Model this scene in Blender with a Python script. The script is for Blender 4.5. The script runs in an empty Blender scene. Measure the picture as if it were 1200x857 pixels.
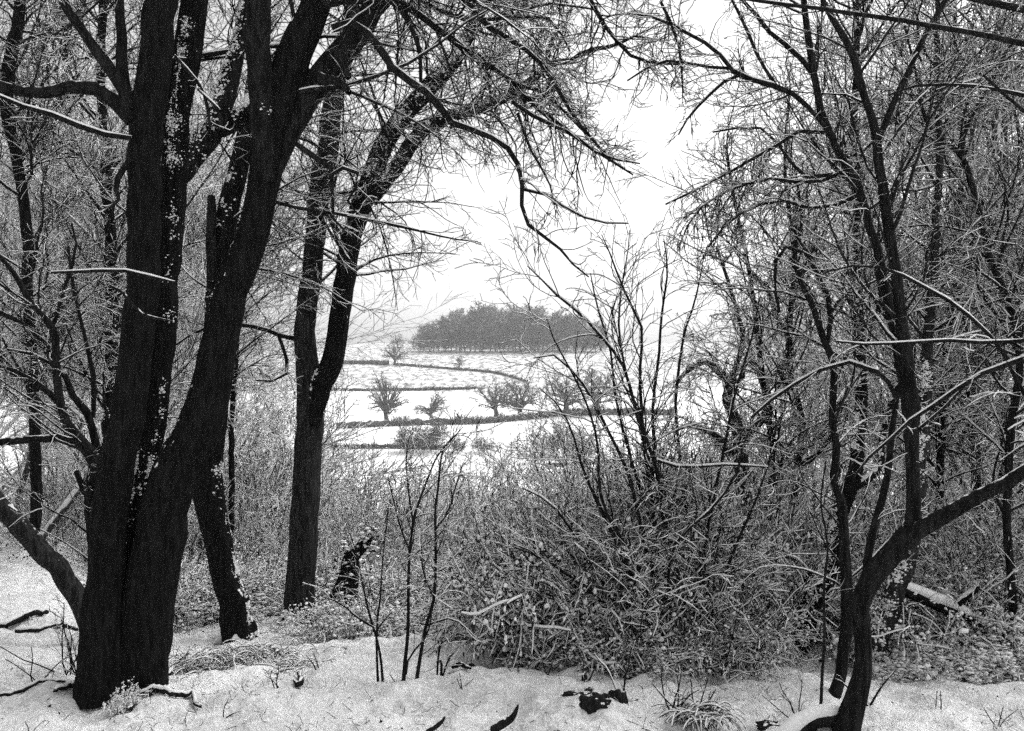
import bpy, math
import numpy as np
from mathutils import Vector

# ------------------------------------------------------------------ camera, world, sun, exposure
scene = bpy.context.scene
COL = scene.collection
F = 1000.0                      # focal length in photograph pixels (1200 wide)
HZ = 450.0                      # eye-level row of the photograph
EYE = 1.6
PITCH = math.atan((HZ - 428.5) / F)
cd = bpy.data.cameras.new('camera')
cam = bpy.data.objects.new('camera', cd); COL.objects.link(cam)
cd.sensor_width = 36.0; cd.lens = 36.0 * F / 1200.0
cd.clip_start = 0.05; cd.clip_end = 6000
cam.location = (0, 0, EYE)
cam.rotation_euler = (math.pi / 2 + PITCH, 0, 0)
scene.camera = cam

SUN_EL, SUN_AZ = math.radians(54), math.radians(66)   # behind the overcast, ahead of the camera
w = bpy.data.worlds.new("World"); scene.world = w; w.use_nodes = True
nt = w.node_tree; nt.nodes.clear()
sky = nt.nodes.new('ShaderNodeTexSky'); sky.sky_type = 'NISHITA'; sky.sun_disc = False
sky.sun_elevation = SUN_EL; sky.sun_rotation = SUN_AZ
sky.air_density = 1.0; sky.dust_density = 4.0; sky.ozone_density = 1.0
bw = nt.nodes.new('ShaderNodeRGBToBW')
bg = nt.nodes.new('ShaderNodeBackground'); bg.inputs['Strength'].default_value = 0.15
out = nt.nodes.new('ShaderNodeOutputWorld')
nt.links.new(sky.outputs[0], bw.inputs[0]); nt.links.new(bw.outputs[0], bg.inputs['Color'])
nt.links.new(bg.outputs[0], out.inputs['Surface'])
sd = bpy.data.lights.new('sun', 'SUN'); sd.energy = 0.65; sd.angle = math.radians(50); sd.color = (1, 1, 1)
sun = bpy.data.objects.new('sun', sd); COL.objects.link(sun)
sun.rotation_euler = Vector((math.sin(SUN_AZ) * math.cos(SUN_EL), math.cos(SUN_AZ) * math.cos(SUN_EL), math.sin(SUN_EL))).to_track_quat('Z', 'Y').to_euler()
scene.view_settings.view_transform = 'Standard'; scene.view_settings.look = 'None'
scene.view_settings.exposure = 1.25; scene.view_settings.gamma = 1.0
scene.view_settings.use_curve_mapping = False
scene.cycles.max_bounces = 6; scene.cycles.diffuse_bounces = 3; scene.cycles.volume_bounces = 0
scene.cycles.use_denoising = False; scene.cycles.use_adaptive_sampling = False

R0 = np.random.default_rng(11)

# ------------------------------------------------------------------ helpers: projection, noise, terrain height
CP, SP = math.cos(PITCH), math.sin(PITCH)
def P(px, py, d):
    """photograph pixel at forward distance d (metres along world +Y)"""
    px, py, d = np.broadcast_arrays(np.asarray(px, float), np.asarray(py, float), np.asarray(d, float))
    a = (px - 600) / F; b = (428.5 - py) / F
    y = CP - b * SP; z = SP + b * CP
    return np.stack([a * d / y, d * np.ones_like(a), EYE + z * d / y], -1)

def vnoise(x, y, seed=0):
    xi = np.floor(x).astype(np.int64); yi = np.floor(y).astype(np.int64)
    fx = x - xi; fy = y - yi
    fx = fx * fx * (3 - 2 * fx); fy = fy * fy * (3 - 2 * fy)
    def h(a, b):
        n = (a * 374761393 + b * 668265263 + seed * 974634777) & 0xffffffff
        n = ((n ^ (n >> 13)) * 1274126177) & 0xffffffff
        return ((n ^ (n >> 16)) & 0xffff) / 65535.0
    return (h(xi, yi) * (1 - fx) + h(xi + 1, yi) * fx) * (1 - fy) + (h(xi, yi + 1) * (1 - fx) + h(xi + 1, yi + 1) * fx) * fy

def fbm(x, y, seed=0, o=3):
    s = 0; a = 1; t = 0
    for k in range(o):
        s = s + a * vnoise(x * 2 ** k, y * 2 ** k, seed + k); t += a; a *= .5
    return s / t * 2 - 1

def sstep(a, b, x):
    t = np.clip((x - a) / (b - a), 0, 1); return t * t * (3 - 2 * t)

YS = [-1700, -100, 0, 4.55, 4.9, 7, 9, 12, 20, 40, 100, 170, 200, 235, 270, 300, 340, 380, 420, 480, 560, 650, 800, 1700]
ZS = [-20, 1.0, 0, 0, -.06, -.36, -.8, -1.7, -4.4, -9, -16, -17.4, -16.6, -13, -10.6, -7.4, -1.1, 5.4, 11.3, 20.3, 27.4, 33, 38, 20]
YL = [-1700, -100, 0, 4.6, 8, 12, 16, 24, 40, 100]     # left and right the wood floor stays flat longer
ZL = [-20, 1.0, 0, 0, -.08, -.35, -1.2, -4.2, -9, -16]
def gz(x, y, detail=True):
    x = np.asarray(x, float); y = np.asarray(y, float)
    zc = np.interp(y, YS, ZS)
    zl = np.where(y < 100, np.interp(y, YL, ZL), zc)
    m = np.maximum(sstep(-2.3, -3.5, x / np.maximum(y, 4) * 6), sstep(2.2, 3.6, x / np.maximum(y, 4) * 6))
    z = zc * (1 - m) + zl * m
    far = sstep(120, 260, y)
    z = z + far * (fbm(x / 160, y / 160, 3, 2) * 3.0 * sstep(520, 300, y) + fbm(x / 160, y / 160, 3, 2) * 0.8)
    z = z + sstep(300, 500, y) * (-0.00012 * np.clip(x + 60, -400, 0) ** 2) 
    if detail:
        nr = sstep(16, 10, y) * sstep(-6, 0, y)
        z = z + nr * (fbm(x / .9, y / .9, 21, 2) * .05 + fbm(x / .3, y / .3, 22, 2) * .06 + fbm(x / .12, y / .12, 23, 2) * .042)
        # the little bank at the edge of the path and the mound in front
        z = z + .03 * np.exp(-((y - 4.5 - .15 * fbm(x, y * 0, 31, 2)) / .18) ** 2) * sstep(-2.4, -1.2, x)
        z = z + .10 * np.exp(-((x - .36) / .26) ** 2 - ((y - 4.1) / .2) ** 2)
    return z

def ground_d(px, py):
    """forward distance at which the pixel's ray meets the ground"""
    ds = np.concatenate([np.arange(3, 20, .02), np.arange(20, 1000, .5)])
    p = P(px, py, ds); g = gz(p[:, 0], p[:, 1], False)
    k = np.argmax(p[:, 2] <= g)
    return float(ds[k]) if p[k, 2] <= g[k] else 20.0

def on_ground(px, d):
    p = P(px, HZ, d); return np.array([p[0], p[1], float(gz(p[0], p[1]))])

# ------------------------------------------------------------------ materials
def material(name):
    m = bpy.data.materials.new(name); m.use_nodes = True
    return m, m.node_tree, m.node_tree.nodes['Principled BSDF']

def N(nt, t, **kw):
    n = nt.nodes.new(t)
    for k, v in kw.items(): setattr(n, k, v)
    return n

def math_node(nt, op, a, b=None, c=None):
    n = N(nt, 'ShaderNodeMath', operation=op)
    for i, v in enumerate((a, b, c)):
        if v is None: continue
        if isinstance(v, (int, float)): n.inputs[i].default_value = v
        else: nt.links.new(v, n.inputs[i])
    return n.outputs[0]

def bark(name, dark, light, thr=.35, soft=.12, namp=.5, nscale=25, ridge=0.0, snowval=.8, dirx=0.0):
    """bark with snow lying on whatever faces upward (normal z above thr, broken up by noise)"""
    m, nt, bs = material(name)
    bs.inputs['Roughness'].default_value = .95; bs.inputs['Specular IOR Level'].default_value = .05
    geo = N(nt, 'ShaderNodeNewGeometry'); sep = N(nt, 'ShaderNodeSeparateXYZ'); nt.links.new(geo.outputs['Normal'], sep.inputs[0])
    tc = N(nt, 'ShaderNodeTexCoord')
    ns = N(nt, 'ShaderNodeTexNoise'); ns.inputs['Scale'].default_value = nscale; ns.inputs['Detail'].default_value = 3
    nt.links.new(tc.outputs['Object'], ns.inputs['Vector'])
    nf = math_node(nt, 'MULTIPLY', math_node(nt, 'SUBTRACT', ns.outputs['Fac'], .5), namp * 2)
    nz = sep.outputs['Z']
    if dirx: nz = math_node(nt, 'ADD', nz, math_node(nt, 'MULTIPLY', sep.outputs['X'], dirx))
    v = math_node(nt, 'ADD', nz, nf)
    mr = N(nt, 'ShaderNodeMapRange'); mr.interpolation_type = 'SMOOTHSTEP'
    mr.inputs['From Min'].default_value = thr; mr.inputs['From Max'].default_value = thr + soft
    nt.links.new(v, mr.inputs['Value'])
    mp = N(nt, 'ShaderNodeMapping'); mp.inputs['Scale'].default_value = (14, 14, 2.2)
    nt.links.new(tc.outputs['Object'], mp.inputs['Vector'])
    nb = N(nt, 'ShaderNodeTexNoise'); nb.inputs['Scale'].default_value = 3.2; nb.inputs['Detail'].default_value = 5; nb.inputs['Roughness'].default_value = .7
    nt.links.new(mp.outputs[0], nb.inputs['Vector'])
    cr = N(nt, 'ShaderNodeValToRGB'); cr.color_ramp.elements[0].position = .42; cr.color_ramp.elements[1].position = .62
    cr.color_ramp.elements[0].color = (dark,) * 3 + (1,); cr.color_ramp.elements[1].color = (light,) * 3 + (1,)
    nt.links.new(nb.outputs['Fac'], cr.inputs['Fac'])
    mx = N(nt, 'ShaderNodeMixRGB'); mx.inputs['Color2'].default_value = (snowval,) * 3 + (1,)
    nt.links.new(mr.outputs[0], mx.inputs['Fac']); nt.links.new(cr.outputs[0], mx.inputs['Color1'])
    nt.links.new(mx.outputs[0], bs.inputs['Base Color'])
    if ridge:
        bp = N(nt, 'ShaderNodeBump'); bp.inputs['Strength'].default_value = ridge; bp.inputs['Distance'].default_value = .02
        nt.links.new(nb.outputs['Fac'], bp.inputs['Height']); nt.links.new(bp.outputs[0], bs.inputs['Normal'])
    return m

def snow_mat(name, val=.82, bump=.25, stubble=False):
    m, nt, bs = material(name)
    bs.inputs['Roughness'].default_value = .75; bs.inputs['Specular IOR Level'].default_value = .2
    tc = N(nt, 'ShaderNodeTexCoord')
    if stubble:
        mp = N(nt, 'ShaderNodeMapping'); mp.inputs['Scale'].default_value = (.3, .16, 0)
        nt.links.new(tc.outputs['Object'], mp.inputs['Vector'])
        vo = N(nt, 'ShaderNodeTexNoise'); vo.inputs['Scale'].default_value = 1.0; vo.inputs['Detail'].default_value = 3; vo.inputs['Roughness'].default_value = .8
        nt.links.new(mp.outputs[0], vo.inputs['Vector'])
        cr = N(nt, 'ShaderNodeValToRGB'); cr.color_ramp.elements[0].position = .4; cr.color_ramp.elements[1].position = .56
        cr.color_ramp.elements[0].color = (.16,) * 3 + (1,); cr.color_ramp.elements[1].color = (val,) * 3 + (1,)
        nt.links.new(vo.outputs['Fac'], cr.inputs['Fac']); nt.links.new(cr.outputs[0], bs.inputs['Base Color'])
        return m
    n1 = N(nt, 'ShaderNodeTexNoise'); n1.inputs['Scale'].default_value = 14; n1.inputs['Detail'].default_value = 6; n1.inputs['Roughness'].default_value = .65
    nt.links.new(tc.outputs['Object'], n1.inputs['Vector'])
    cr = N(nt, 'ShaderNodeValToRGB'); cr.color_ramp.elements[0].position = .3; cr.color_ramp.elements[1].position = .55
    cr.color_ramp.elements[0].color = (val * .86,) * 3 + (1,); cr.color_ramp.elements[1].color = (val,) * 3 + (1,)
    nt.links.new(n1.outputs['Fac'], cr.inputs['Fac']); nt.links.new(cr.outputs[0], bs.inputs['Base Color'])
    if bump:
        bp = N(nt, 'ShaderNodeBump'); bp.inputs['Strength'].default_value = bump; bp.inputs['Distance'].default_value = .03
        nt.links.new(n1.outputs['Fac'], bp.inputs['Height']); nt.links.new(bp.outputs[0], bs.inputs['Normal'])
    return m

def ground_mat():
    """near woodland floor: snow with bare soil and leaf litter breaking through in patches"""
    m, nt, bs = material('snowy_ground')
    bs.inputs['Roughness'].default_value = .8; bs.inputs['Specular IOR Level'].default_value = .2
    tc = N(nt, 'ShaderNodeTexCoord')
    def noise(sc, det, rough=.6):
        n = N(nt, 'ShaderNodeTexNoise'); n.inputs['Scale'].default_value = sc; n.inputs['Detail'].default_value = det; n.inputs['Roughness'].default_value = rough
        nt.links.new(tc.outputs['Object'], n.inputs['Vector']); return n.outputs['Fac']
    a = noise(1.3, 3); b = noise(16, 5, .7); c = noise(45, 3, .6)
    v = math_node(nt, 'ADD', math_node(nt, 'MULTIPLY', a, .45), math_node(nt, 'MULTIPLY', b, .55))
    cr = N(nt, 'ShaderNodeValToRGB'); e = cr.color_ramp.elements
    e[0].position = .335; e[0].color = (.1,) * 3 + (1,); e[1].position = .375; e[1].color = (.74,) * 3 + (1,)
    k = cr.color_ramp.elements.new(.44); k.color = (.6,) * 3 + (1,)  # grey mottling: icy snow, also relief shading put into the colour
    k = cr.color_ramp.elements.new(.52); k.color = (.82,) * 3 + (1,)
    nt.links.new(v, cr.inputs['Fac']); nt.links.new(cr.outputs[0], bs.inputs['Base Color'])
    h = math_node(nt, 'ADD', b, math_node(nt, 'MULTIPLY', c, .35))
    bp = N(nt, 'ShaderNodeBump'); bp.inputs['Strength'].default_value = .9; bp.inputs['Distance'].default_value = .05
    nt.links.new(h, bp.inputs['Height']); nt.links.new(bp.outputs[0], bs.inputs['Normal'])
    return m

M = dict(
    ground=ground_mat(), field=snow_mat('smooth_snow_field', .86, 0), stubble=snow_mat('stubble_through_snow', .72, 0, True),
    snow=snow_mat('snow', .74, .3),
    trunk=bark('dark_shaded_bark', .005, .014, thr=.55, soft=.06, namp=.8, nscale=22, ridge=.9),  # backlit shade of the trunks put into the bark colour, not wetness
    trunk_grey=bark('grey_smooth_bark', .012, .04, thr=.8, soft=.1, namp=.8, nscale=26, ridge=.7),
    trunk_snowy=bark('bark_plastered_with_snow', .015, .04, thr=.5, soft=.1, namp=1.1, nscale=38, ridge=.8),
    limb=bark('limb_bark', .006, .02, thr=.84, soft=.12, namp=.6, nscale=30),
    twig=bark('twig_bark', .008, .025, thr=.5, soft=.1, namp=.5, nscale=12),
    twig_snowy=bark('snowy_twig_bark', .01, .035, thr=.3, soft=.15, namp=.6, nscale=9),
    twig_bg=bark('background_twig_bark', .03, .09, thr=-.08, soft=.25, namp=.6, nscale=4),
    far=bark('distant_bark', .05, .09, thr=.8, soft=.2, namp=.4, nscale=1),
    far_pale=bark('pale_hazed_bark', .1, .17, thr=.6, soft=.3, namp=.5, nscale=1),  # haze over the hilltop wood put into the bark colour, plus snow dusting
    leaf=bark('dark_evergreen_leaf', .015, .045, thr=.6, soft=.1, namp=.5, nscale=14),
    soil=bark('dark_soil', .01, .03, thr=.88, soft=.1, namp=.7, nscale=16, ridge=1),
)

# ------------------------------------------------------------------ mesh helpers (all vectorised)
def mesh_obj(name, verts, quads, mat, parent=None, loc=None, smooth=True, mats=None, midx=None):
    verts = np.asarray(verts, np.float32); quads = np.asarray(quads, np.int32)
    me = bpy.data.meshes.new(name)
    me.vertices.add(len(verts)); me.vertices.foreach_set('co', verts.ravel())
    k = quads.shape[1]
    me.loops.add(quads.size); me.loops.foreach_set('vertex_index', quads.ravel())
    me.polygons.add(len(quads))
    me.polygons.foreach_set('loop_start', np.arange(0, quads.size, k, dtype=np.int32))
    me.polygons.foreach_set('use_smooth', np.full(len(quads), smooth, bool))
    for mm in (mats or [mat]): me.materials.append(mm)
    if midx is not None: me.polygons.foreach_set('material_index', np.asarray(midx, np.int32))
    me.update(calc_edges=True)
    o = bpy.data.objects.new(name, me); COL.objects.link(o)
    if parent is not None: o.parent = parent
    if loc is not None: o.location = loc
    return o

def tag(o, label=None, cat=None, group=None, kind=None):
    if label: o['label'] = label
    if cat: o['category'] = cat
    if group: o['group'] = group
    if kind: o['kind'] = kind
    return o

def empty(name, loc, label=None, cat=None, group=None, kind=None):
    o = bpy.data.objects.new(name, None); COL.objects.link(o); o.location = tuple(float(v) for v in loc)
    o.empty_display_size = .2
    return tag(o, label, cat, group, kind)

def copy_tree(o, loc, rz, s, label=None, group=None):
    c = o.copy(); COL.objects.link(c); c.location = tuple(float(v) for v in loc); c.rotation_euler = (0, 0, rz)
    c.scale = (s, s, s) if np.isscalar(s) else s
    if label: c['label'] = label
    if group: c['group'] = group
    for ch in o.children:
        d = ch.copy(); COL.objects.link(d); d.parent = c
        for g in ch.children:
            e = g.copy(); COL.objects.link(e); e.parent = d
    return c

def tube(pts, rad, sides, radmod=None):
    """pts (N,K,3), rad (N,K) -> verts, quads"""
    n, k, _ = pts.shape
    t = np.gradient(pts, axis=1); t /= np.linalg.norm(t, axis=2, keepdims=True) + 1e-9
    mean = np.abs(t[..., 2]).mean(1)
    a = np.where((mean > .75)[:, None], np.array([0, 1., 0]), np.array([0, .08, 1.]))[:, None, :]
    u = np.cross(t, a); u /= np.linalg.norm(u, axis=2, keepdims=True) + 1e-9
    v = np.cross(u, t)
    ang = np.arange(sides) * 2 * math.pi / sides + (math.pi / 2 if sides > 3 else 0)
    if sides == 3:
        ang = ang[None, :] + (np.arange(n)[:, None] * 2.4)
        ca = np.cos(ang)[:, None, :, None]; sa = np.sin(ang)[:, None, :, None]
    else:
        ca = np.cos(ang)[None, None, :, None]; sa = np.sin(ang)[None, None, :, None]
    r = rad[:, :, None, None]
    if radmod is not None: r = r * radmod[..., None]
    V = pts[:, :, None, :] + (u[:, :, None, :] * ca + v[:, :, None, :] * sa) * r
    base = (np.arange(n)[:, None, None] * k + np.arange(k - 1)[None, :, None]) * sides
    j = np.arange(sides)[None, None, :]; j2 = (j + 1) % sides
    q = np.stack([base + j, base + j2, base + sides + j2, base + sides + j], -1)
    return V.reshape(-1, 3), q.reshape(-1, 4)

def merge(parts):
    vs, qs, o = [], [], 0
    for v, q in parts:
        vs.append(v); qs.append(q + o); o += len(v)
    return np.concatenate(vs), np.concatenate(qs)

def tubes_obj(name, batches, sides, mat, parent, base):
    if isinstance(sides, int): sides = [sides] * len(batches)
    parts = [tube(p, r, s) for (p, r), s in zip(batches, sides) if len(p)]
    if not parts: return None
    v, q = merge(parts)
    return mesh_obj(name, v - np.asarray(base), q, mat, parent)

def catmull(p, n):
    p = np.asarray(p, float)
    seg = np.linalg.norm(np.diff(p[:, :3], axis=0), axis=1); s = np.concatenate([[0], np.cumsum(seg)])
    q = np.vstack([2 * p[0] - p[1], p, 2 * p[-1] - p[-2]])
    outp = []
    for x in np.linspace(0, s[-1], n):
        i = min(np.searchsorted(s, x, side='right') - 1, len(p) - 2); i = max(i, 0)
        t = (x - s[i]) / (s[i + 1] - s[i] + 1e-9)
        a, b, c, d = q[i], q[i + 1], q[i + 2], q[i + 3]
        outp.append(.5 * ((2 * b) + (-a + c) * t + (2 * a - 5 * b + 4 * c - d) * t * t + (-a + 3 * b - 3 * c + d) * t ** 3))
    return np.array(outp)

def traced(path, d, dens=9, wob=.004, rng=R0, depth_end=None):
    """path: (px, py, width_px) list at forward distance d (may run to depth_end) -> (1,K,3),(1,K)"""
    path = np.asarray(path, float); m = len(path)
    seg = np.concatenate([[0], np.cumsum(np.linalg.norm(np.diff(path[:, :2], axis=0), axis=1))]); seg /= seg[-1]
    dd = d + (0 if depth_end is None else (depth_end - d)) * seg
    pts = P(path[:, 0], path[:, 1], dd); rad = path[:, 2] / 2 * dd / F
    L = np.linalg.norm(np.diff(pts, axis=0), axis=1).sum()
    k = int(max(6, min(90, L * dens)))
    c = catmull(np.hstack([pts, rad[:, None]]), k)
    c[:, :3] += rng.normal(0, 1, (k, 3)) * np.minimum(wob, .12 * c[:, 3:4])
    return c[None, :, :3], np.maximum(c[None, :, 3], .0012)

def grow(rng, par, dens, lf, ang, K, wig, up, tr=(.15, 1), rr=.6, rtip=.0015, lmin=.05, lmax=9, slender=.012, fall=.5, bias=None, curl=0.0):
    """children on every polyline of par; dens per metre, lf length as a fraction of the parent's"""
    P_, R_ = par
    if len(P_) == 0: return P_, R_
    L = np.linalg.norm(np.diff(P_, axis=1), axis=2).sum(1)
    n = rng.poisson(dens * L * (tr[1] - tr[0])) 
    idx = np.repeat(np.arange(len(P_)), n)
    if len(idx) == 0: return np.zeros((0, K, 3)), np.zeros((0, K))
    t = rng.uniform(tr[0], tr[1], len(idx))
    f = t * (P_.shape[1] - 1); i0 = np.minimum(f.astype(int), P_.shape[1] - 2); fr = (f - i0)[:, None]
    p0 = P_[idx, i0] * (1 - fr) + P_[idx, i0 + 1] * fr
    tan = P_[idx, i0 + 1] - P_[idx, i0]; tan /= np.linalg.norm(tan, axis=1, keepdims=True) + 1e-9
    pr = R_[idx, i0] * (1 - fr[:, 0]) + R_[idx, i0 + 1] * fr[:, 0]
    ln = np.clip(L[idx] * lf * rng.uniform(.45, 1.25, len(idx)) * (1 - fall * (t - tr[0]) / (tr[1] - tr[0])), lmin, lmax)
    rnd = rng.normal(size=(len(idx), 3)); rnd -= (rnd * tan).sum(1, keepdims=True) * tan
    rnd /= np.linalg.norm(rnd, axis=1, keepdims=True) + 1e-9
    if bias is not None:
        rnd = rnd + np.asarray(bias); rnd -= (rnd * tan).sum(1, keepdims=True) * tan; rnd /= np.linalg.norm(rnd, axis=1, keepdims=True) + 1e-9
    an = np.radians(ang) * rng.uniform(.65, 1.3, len(idx))[:, None]
    d = tan * np.cos(an) + rnd * np.sin(an)
    pts = np.zeros((len(idx), K, 3)); pts[:, 0] = p0
    st = (ln / (K - 1))[:, None]
    cv = rng.normal(size=(len(idx), 3)) * curl
    for k in range(1, K):
        d = d + rng.normal(size=d.shape) * wig + cv; d[:, 2] += up
        d /= np.linalg.norm(d, axis=1, keepdims=True) + 1e-9
        pts[:, k] = pts[:, k - 1] + d * st
    r0 = np.maximum(np.minimum(pr * rr, ln * slender), rtip)
    ta = np.linspace(0, 1, K)[None, :]
    rad = r0[:, None] * (1 - ta) + np.minimum(rtip, r0)[:, None] * ta
    return pts, rad

def cat(*bs):
    """join batches that share K"""
    return np.concatenate([b[0] for b in bs]), np.concatenate([b[1] for b in bs])

def cull(b, fn):
    keep = fn(b[0]); return b[0][keep], b[1][keep]

def to_px(p):
    y = p[..., 1] * CP + (p[..., 2] - EYE) * SP; z = (p[..., 2] - EYE) * CP - p[..., 1] * SP
    return 600 + F * p[..., 0] / y, 428.5 - F * z / y

def snowcap(b, th=.012, frac=.25, thmax=.03, patch=.35, rng=R0, width=.85, hmin=.25):
    """snow lying along the top of branches, as tubes resting on them"""
    pts, rad = b
    if len(pts) == 0: return b
    t = np.gradient(pts, axis=1); t /= np.linalg.norm(t, axis=2, keepdims=True) + 1e-9
    h = sstep(hmin, .85, np.sqrt(np.clip(1 - t[..., 2] ** 2, 0, 1)))
    nn = rng.uniform(0, 1, rad.shape)
    if rad.shape[1] <= 9: nn = .75 * rng.uniform(0, 1, (len(rad), 1)) + .25 * nn
    else: nn = (nn + np.roll(nn, 1, 1) + np.roll(nn, 2, 1) + np.roll(nn, 3, 1)) / 4; nn = .5 + (nn - .5) * 1.7
    h = h * sstep(patch - .15, patch + .15, nn) * (0.7 + .6 * nn)
    tt = np.minimum(th + frac * rad, thmax) * h
    wd = np.maximum(width * rad * np.sqrt(h), tt * .6)
    wd = np.where(h < .05, rad * .3, wd)
    off = np.where(h < .05, 0, rad + tt - wd)
    q = pts.copy(); q[..., 2] += off
    wd[:, 0] *= .6; wd[:, -1] *= .6
    return q, wd

ICO = None
def blob_template(sub=1):
    import bmesh
    bm = bmesh.new(); bmesh.ops.create_icosphere(bm, subdivisions=sub, radius=1)
    v = np.array([x.co[:] for x in bm.verts]); f = np.array([[y.index for y in x.verts] for x in bm.faces]); bm.free()
    return v, f
BLOB = blob_template(1); BLOB2 = blob_template(2)

def scatter(tmpl, pos, sc, rng, jitter=.25, normals=None):
    v, f = tmpl; n = len(pos)
    a = rng.uniform(0, 6.28, n); ca, sa = np.cos(a)[:, None], np.sin(a)[:, None]
    V = np.repeat(v[None], n, 0)
    V = V * (1 + rng.uniform(-jitter, jitter, (n, len(v), 1)))
    V = np.stack([V[..., 0] * ca - V[..., 1] * sa, V[..., 0] * sa + V[..., 1] * ca, V[..., 2]], -1)
    V = V * sc[:, None, :] + pos[:, None, :]
    q = f[None] + (np.arange(n) * len(v))[:, None, None]
    return V.reshape(-1, 3), q.reshape(-1, f.shape[1])

LEAF_V = np.array([[0, -.5, 0], [.28, -.05, .06], [0, .5, -.05], [-.28, -.05, .06], [0, 0, -.02]])
LEAF_F = np.array([[0, 1, 4], [1, 2, 4], [2, 3, 4], [3, 0, 4]])
def leaves(pos, size, rng, tilt=.6):
    n = len(pos)
    nrm = rng.normal(size=(n, 3)) * tilt + [0, 0, 1]; nrm /= np.linalg.norm(nrm, axis=1, keepdims=True)
    a = rng.normal(size=(n, 3)); a -= (a * nrm).sum(1, keepdims=True) * nrm; a /= np.linalg.norm(a, axis=1, keepdims=True)
    b = np.cross(nrm, a); s = size[:, None, None]
    V = pos[:, None, :] + s * (LEAF_V[None, :, 0:1] * b[:, None] + LEAF_V[None, :, 1:2] * a[:, None] + LEAF_V[None, :, 2:3] * nrm[:, None])
    q = LEAF_F[None] + (np.arange(n) * 5)[:, None, None]
    return V.reshape(-1, 3), q.reshape(-1, 3)

def trunk_obj(name, b, mat, parent, base, sides=28, flare=0.0, ridges=.06, seed=1, mk=3, relief=0.0):
    """one thick stem with fluted, knobbly surface and a root flare"""
    pts, rad = b; k0 = pts.shape[1]
    c = catmull(np.hstack([pts[0], rad[0][:, None]]), k0 * mk)
    pts = c[None, :, :3]; rad = c[None, :, 3]
    k = rad.shape[1]
    th = np.arange(sides) / sides * 2 * math.pi
    s = np.concatenate([[0], np.cumsum(np.linalg.norm(np.diff(pts[0], axis=0), axis=1))])
    rm = 1 + ridges * (np.sin(3 * th + seed)[None] * np.sin(s * 1.7 + seed)[:, None] + .6 * np.sin(5 * th + 2 * seed)[None] * np.cos(s * 2.6)[:, None])
    rm = rm + ridges * .9 * fbm(np.cos(th)[None] * 2 + 9 + 0 * s[:, None], s[:, None] * 5 + np.sin(th)[None] * 2, seed, 3)
    if relief:
        rr_ = rad[0][:, None]; w_ = .016
        a_ = fbm(th[None] * rr_ / w_ + .6 * np.sin(s[:, None] * 9 + seed), s[:, None] / .11 + 0 * th[None], seed + 3, 3)
        rm = rm + (1 - np.abs(a_) * 2.2) * relief / rr_
    if flare:
        fl = np.exp(-s / .16)[:, None]
        rm = rm + fl * flare * (.55 + .45 * np.sin(5 * th + seed)[None] * np.cos(2 * th)[None])
    v, q = tube(pts, rad, sides, rm[None])
    return mesh_obj(name, v - np.asarray(base), q, mat, parent)

def clumps(b, n, size, rng, side=None, spread=.5, even=False):
    """snow plastered in lumps on the upper side of a leaning stem"""
    pts, rad = b; pts = pts[0]; rad = rad[0]
    nc = max(5, n // 9); n = int(n * 6.5); size = size * .42
    k = rng.uniform(0, len(pts) - 1.01, nc)[rng.integers(0, nc, n)] + rng.normal(0, .22, n); k = np.clip(k, 0, len(pts) - 1.01)
    if even: k = rng.uniform(0, len(pts) - 1.01, n)
    i = k.astype(int); f = (k - i)[:, None]
    p = pts[i] * (1 - f) + pts[i + 1] * f; r = rad[i]
    t = pts[i + 1] - pts[i]; t /= np.linalg.norm(t, axis=1, keepdims=True)
    upv = np.array([0, 0, 1.]) if side is None else np.asarray(side, float)
    o = upv + rng.normal(size=(n, 3)) * spread; o -= (o * t).sum(1, keepdims=True) * t; o /= np.linalg.norm(o, axis=1, keepdims=True)
    s = size * (.35 + 1.3 * rng.uniform(0, 1, n) ** 2)
    pos = p + o * (r * .965)[:, None]
    sc = np.stack([s * rng.uniform(.8, 1.8, n), s * 1.1, s * rng.uniform(.5, 1.4, n)], 1)
    return scatter(BLOB, pos, sc, rng, .25)

# ------------------------------------------------------------------ terrain
def build_ground():
    nh = 520; u = np.linspace(-1, 1, 2 * nh + 1)
    kx = 7.6
    xs = 1.5 * np.sinh(kx * u); ys = 5.0 + 1.5 * np.sinh(kx * u)
    xs = xs[(xs > -1500) & (xs < 1500)]; ys = ys[(ys > -400) & (ys < 1500)]
    X, Y = np.meshgrid(xs, ys)
    Z = gz(X, Y)
    v = np.stack([X, Y, Z], -1).reshape(-1, 3)
    ny, nx = X.shape
    i = np.arange(ny - 1)[:, None] * nx + np.arange(nx - 1)[None]
    q = np.stack([i, i + 1, i + nx + 1, i + nx], -1).reshape(-1, 4)
    cx = (X[:-1, :-1] + X[1:, 1:]).ravel() / 2; cy = (Y[:-1, :-1] + Y[1:, 1:]).ravel() / 2
    mi = np.zeros(len(q), int); mi[cy > 60] = 1; mi[cy > 338] = 2
    o = mesh_obj('ground', v, q, None, mats=[M['ground'], M['field'], M['stubble']], midx=mi)
    tag(o, 'snow-covered ground, path edge in front and fields rising across the valley', kind='structure')
    return o
build_ground()

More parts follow.
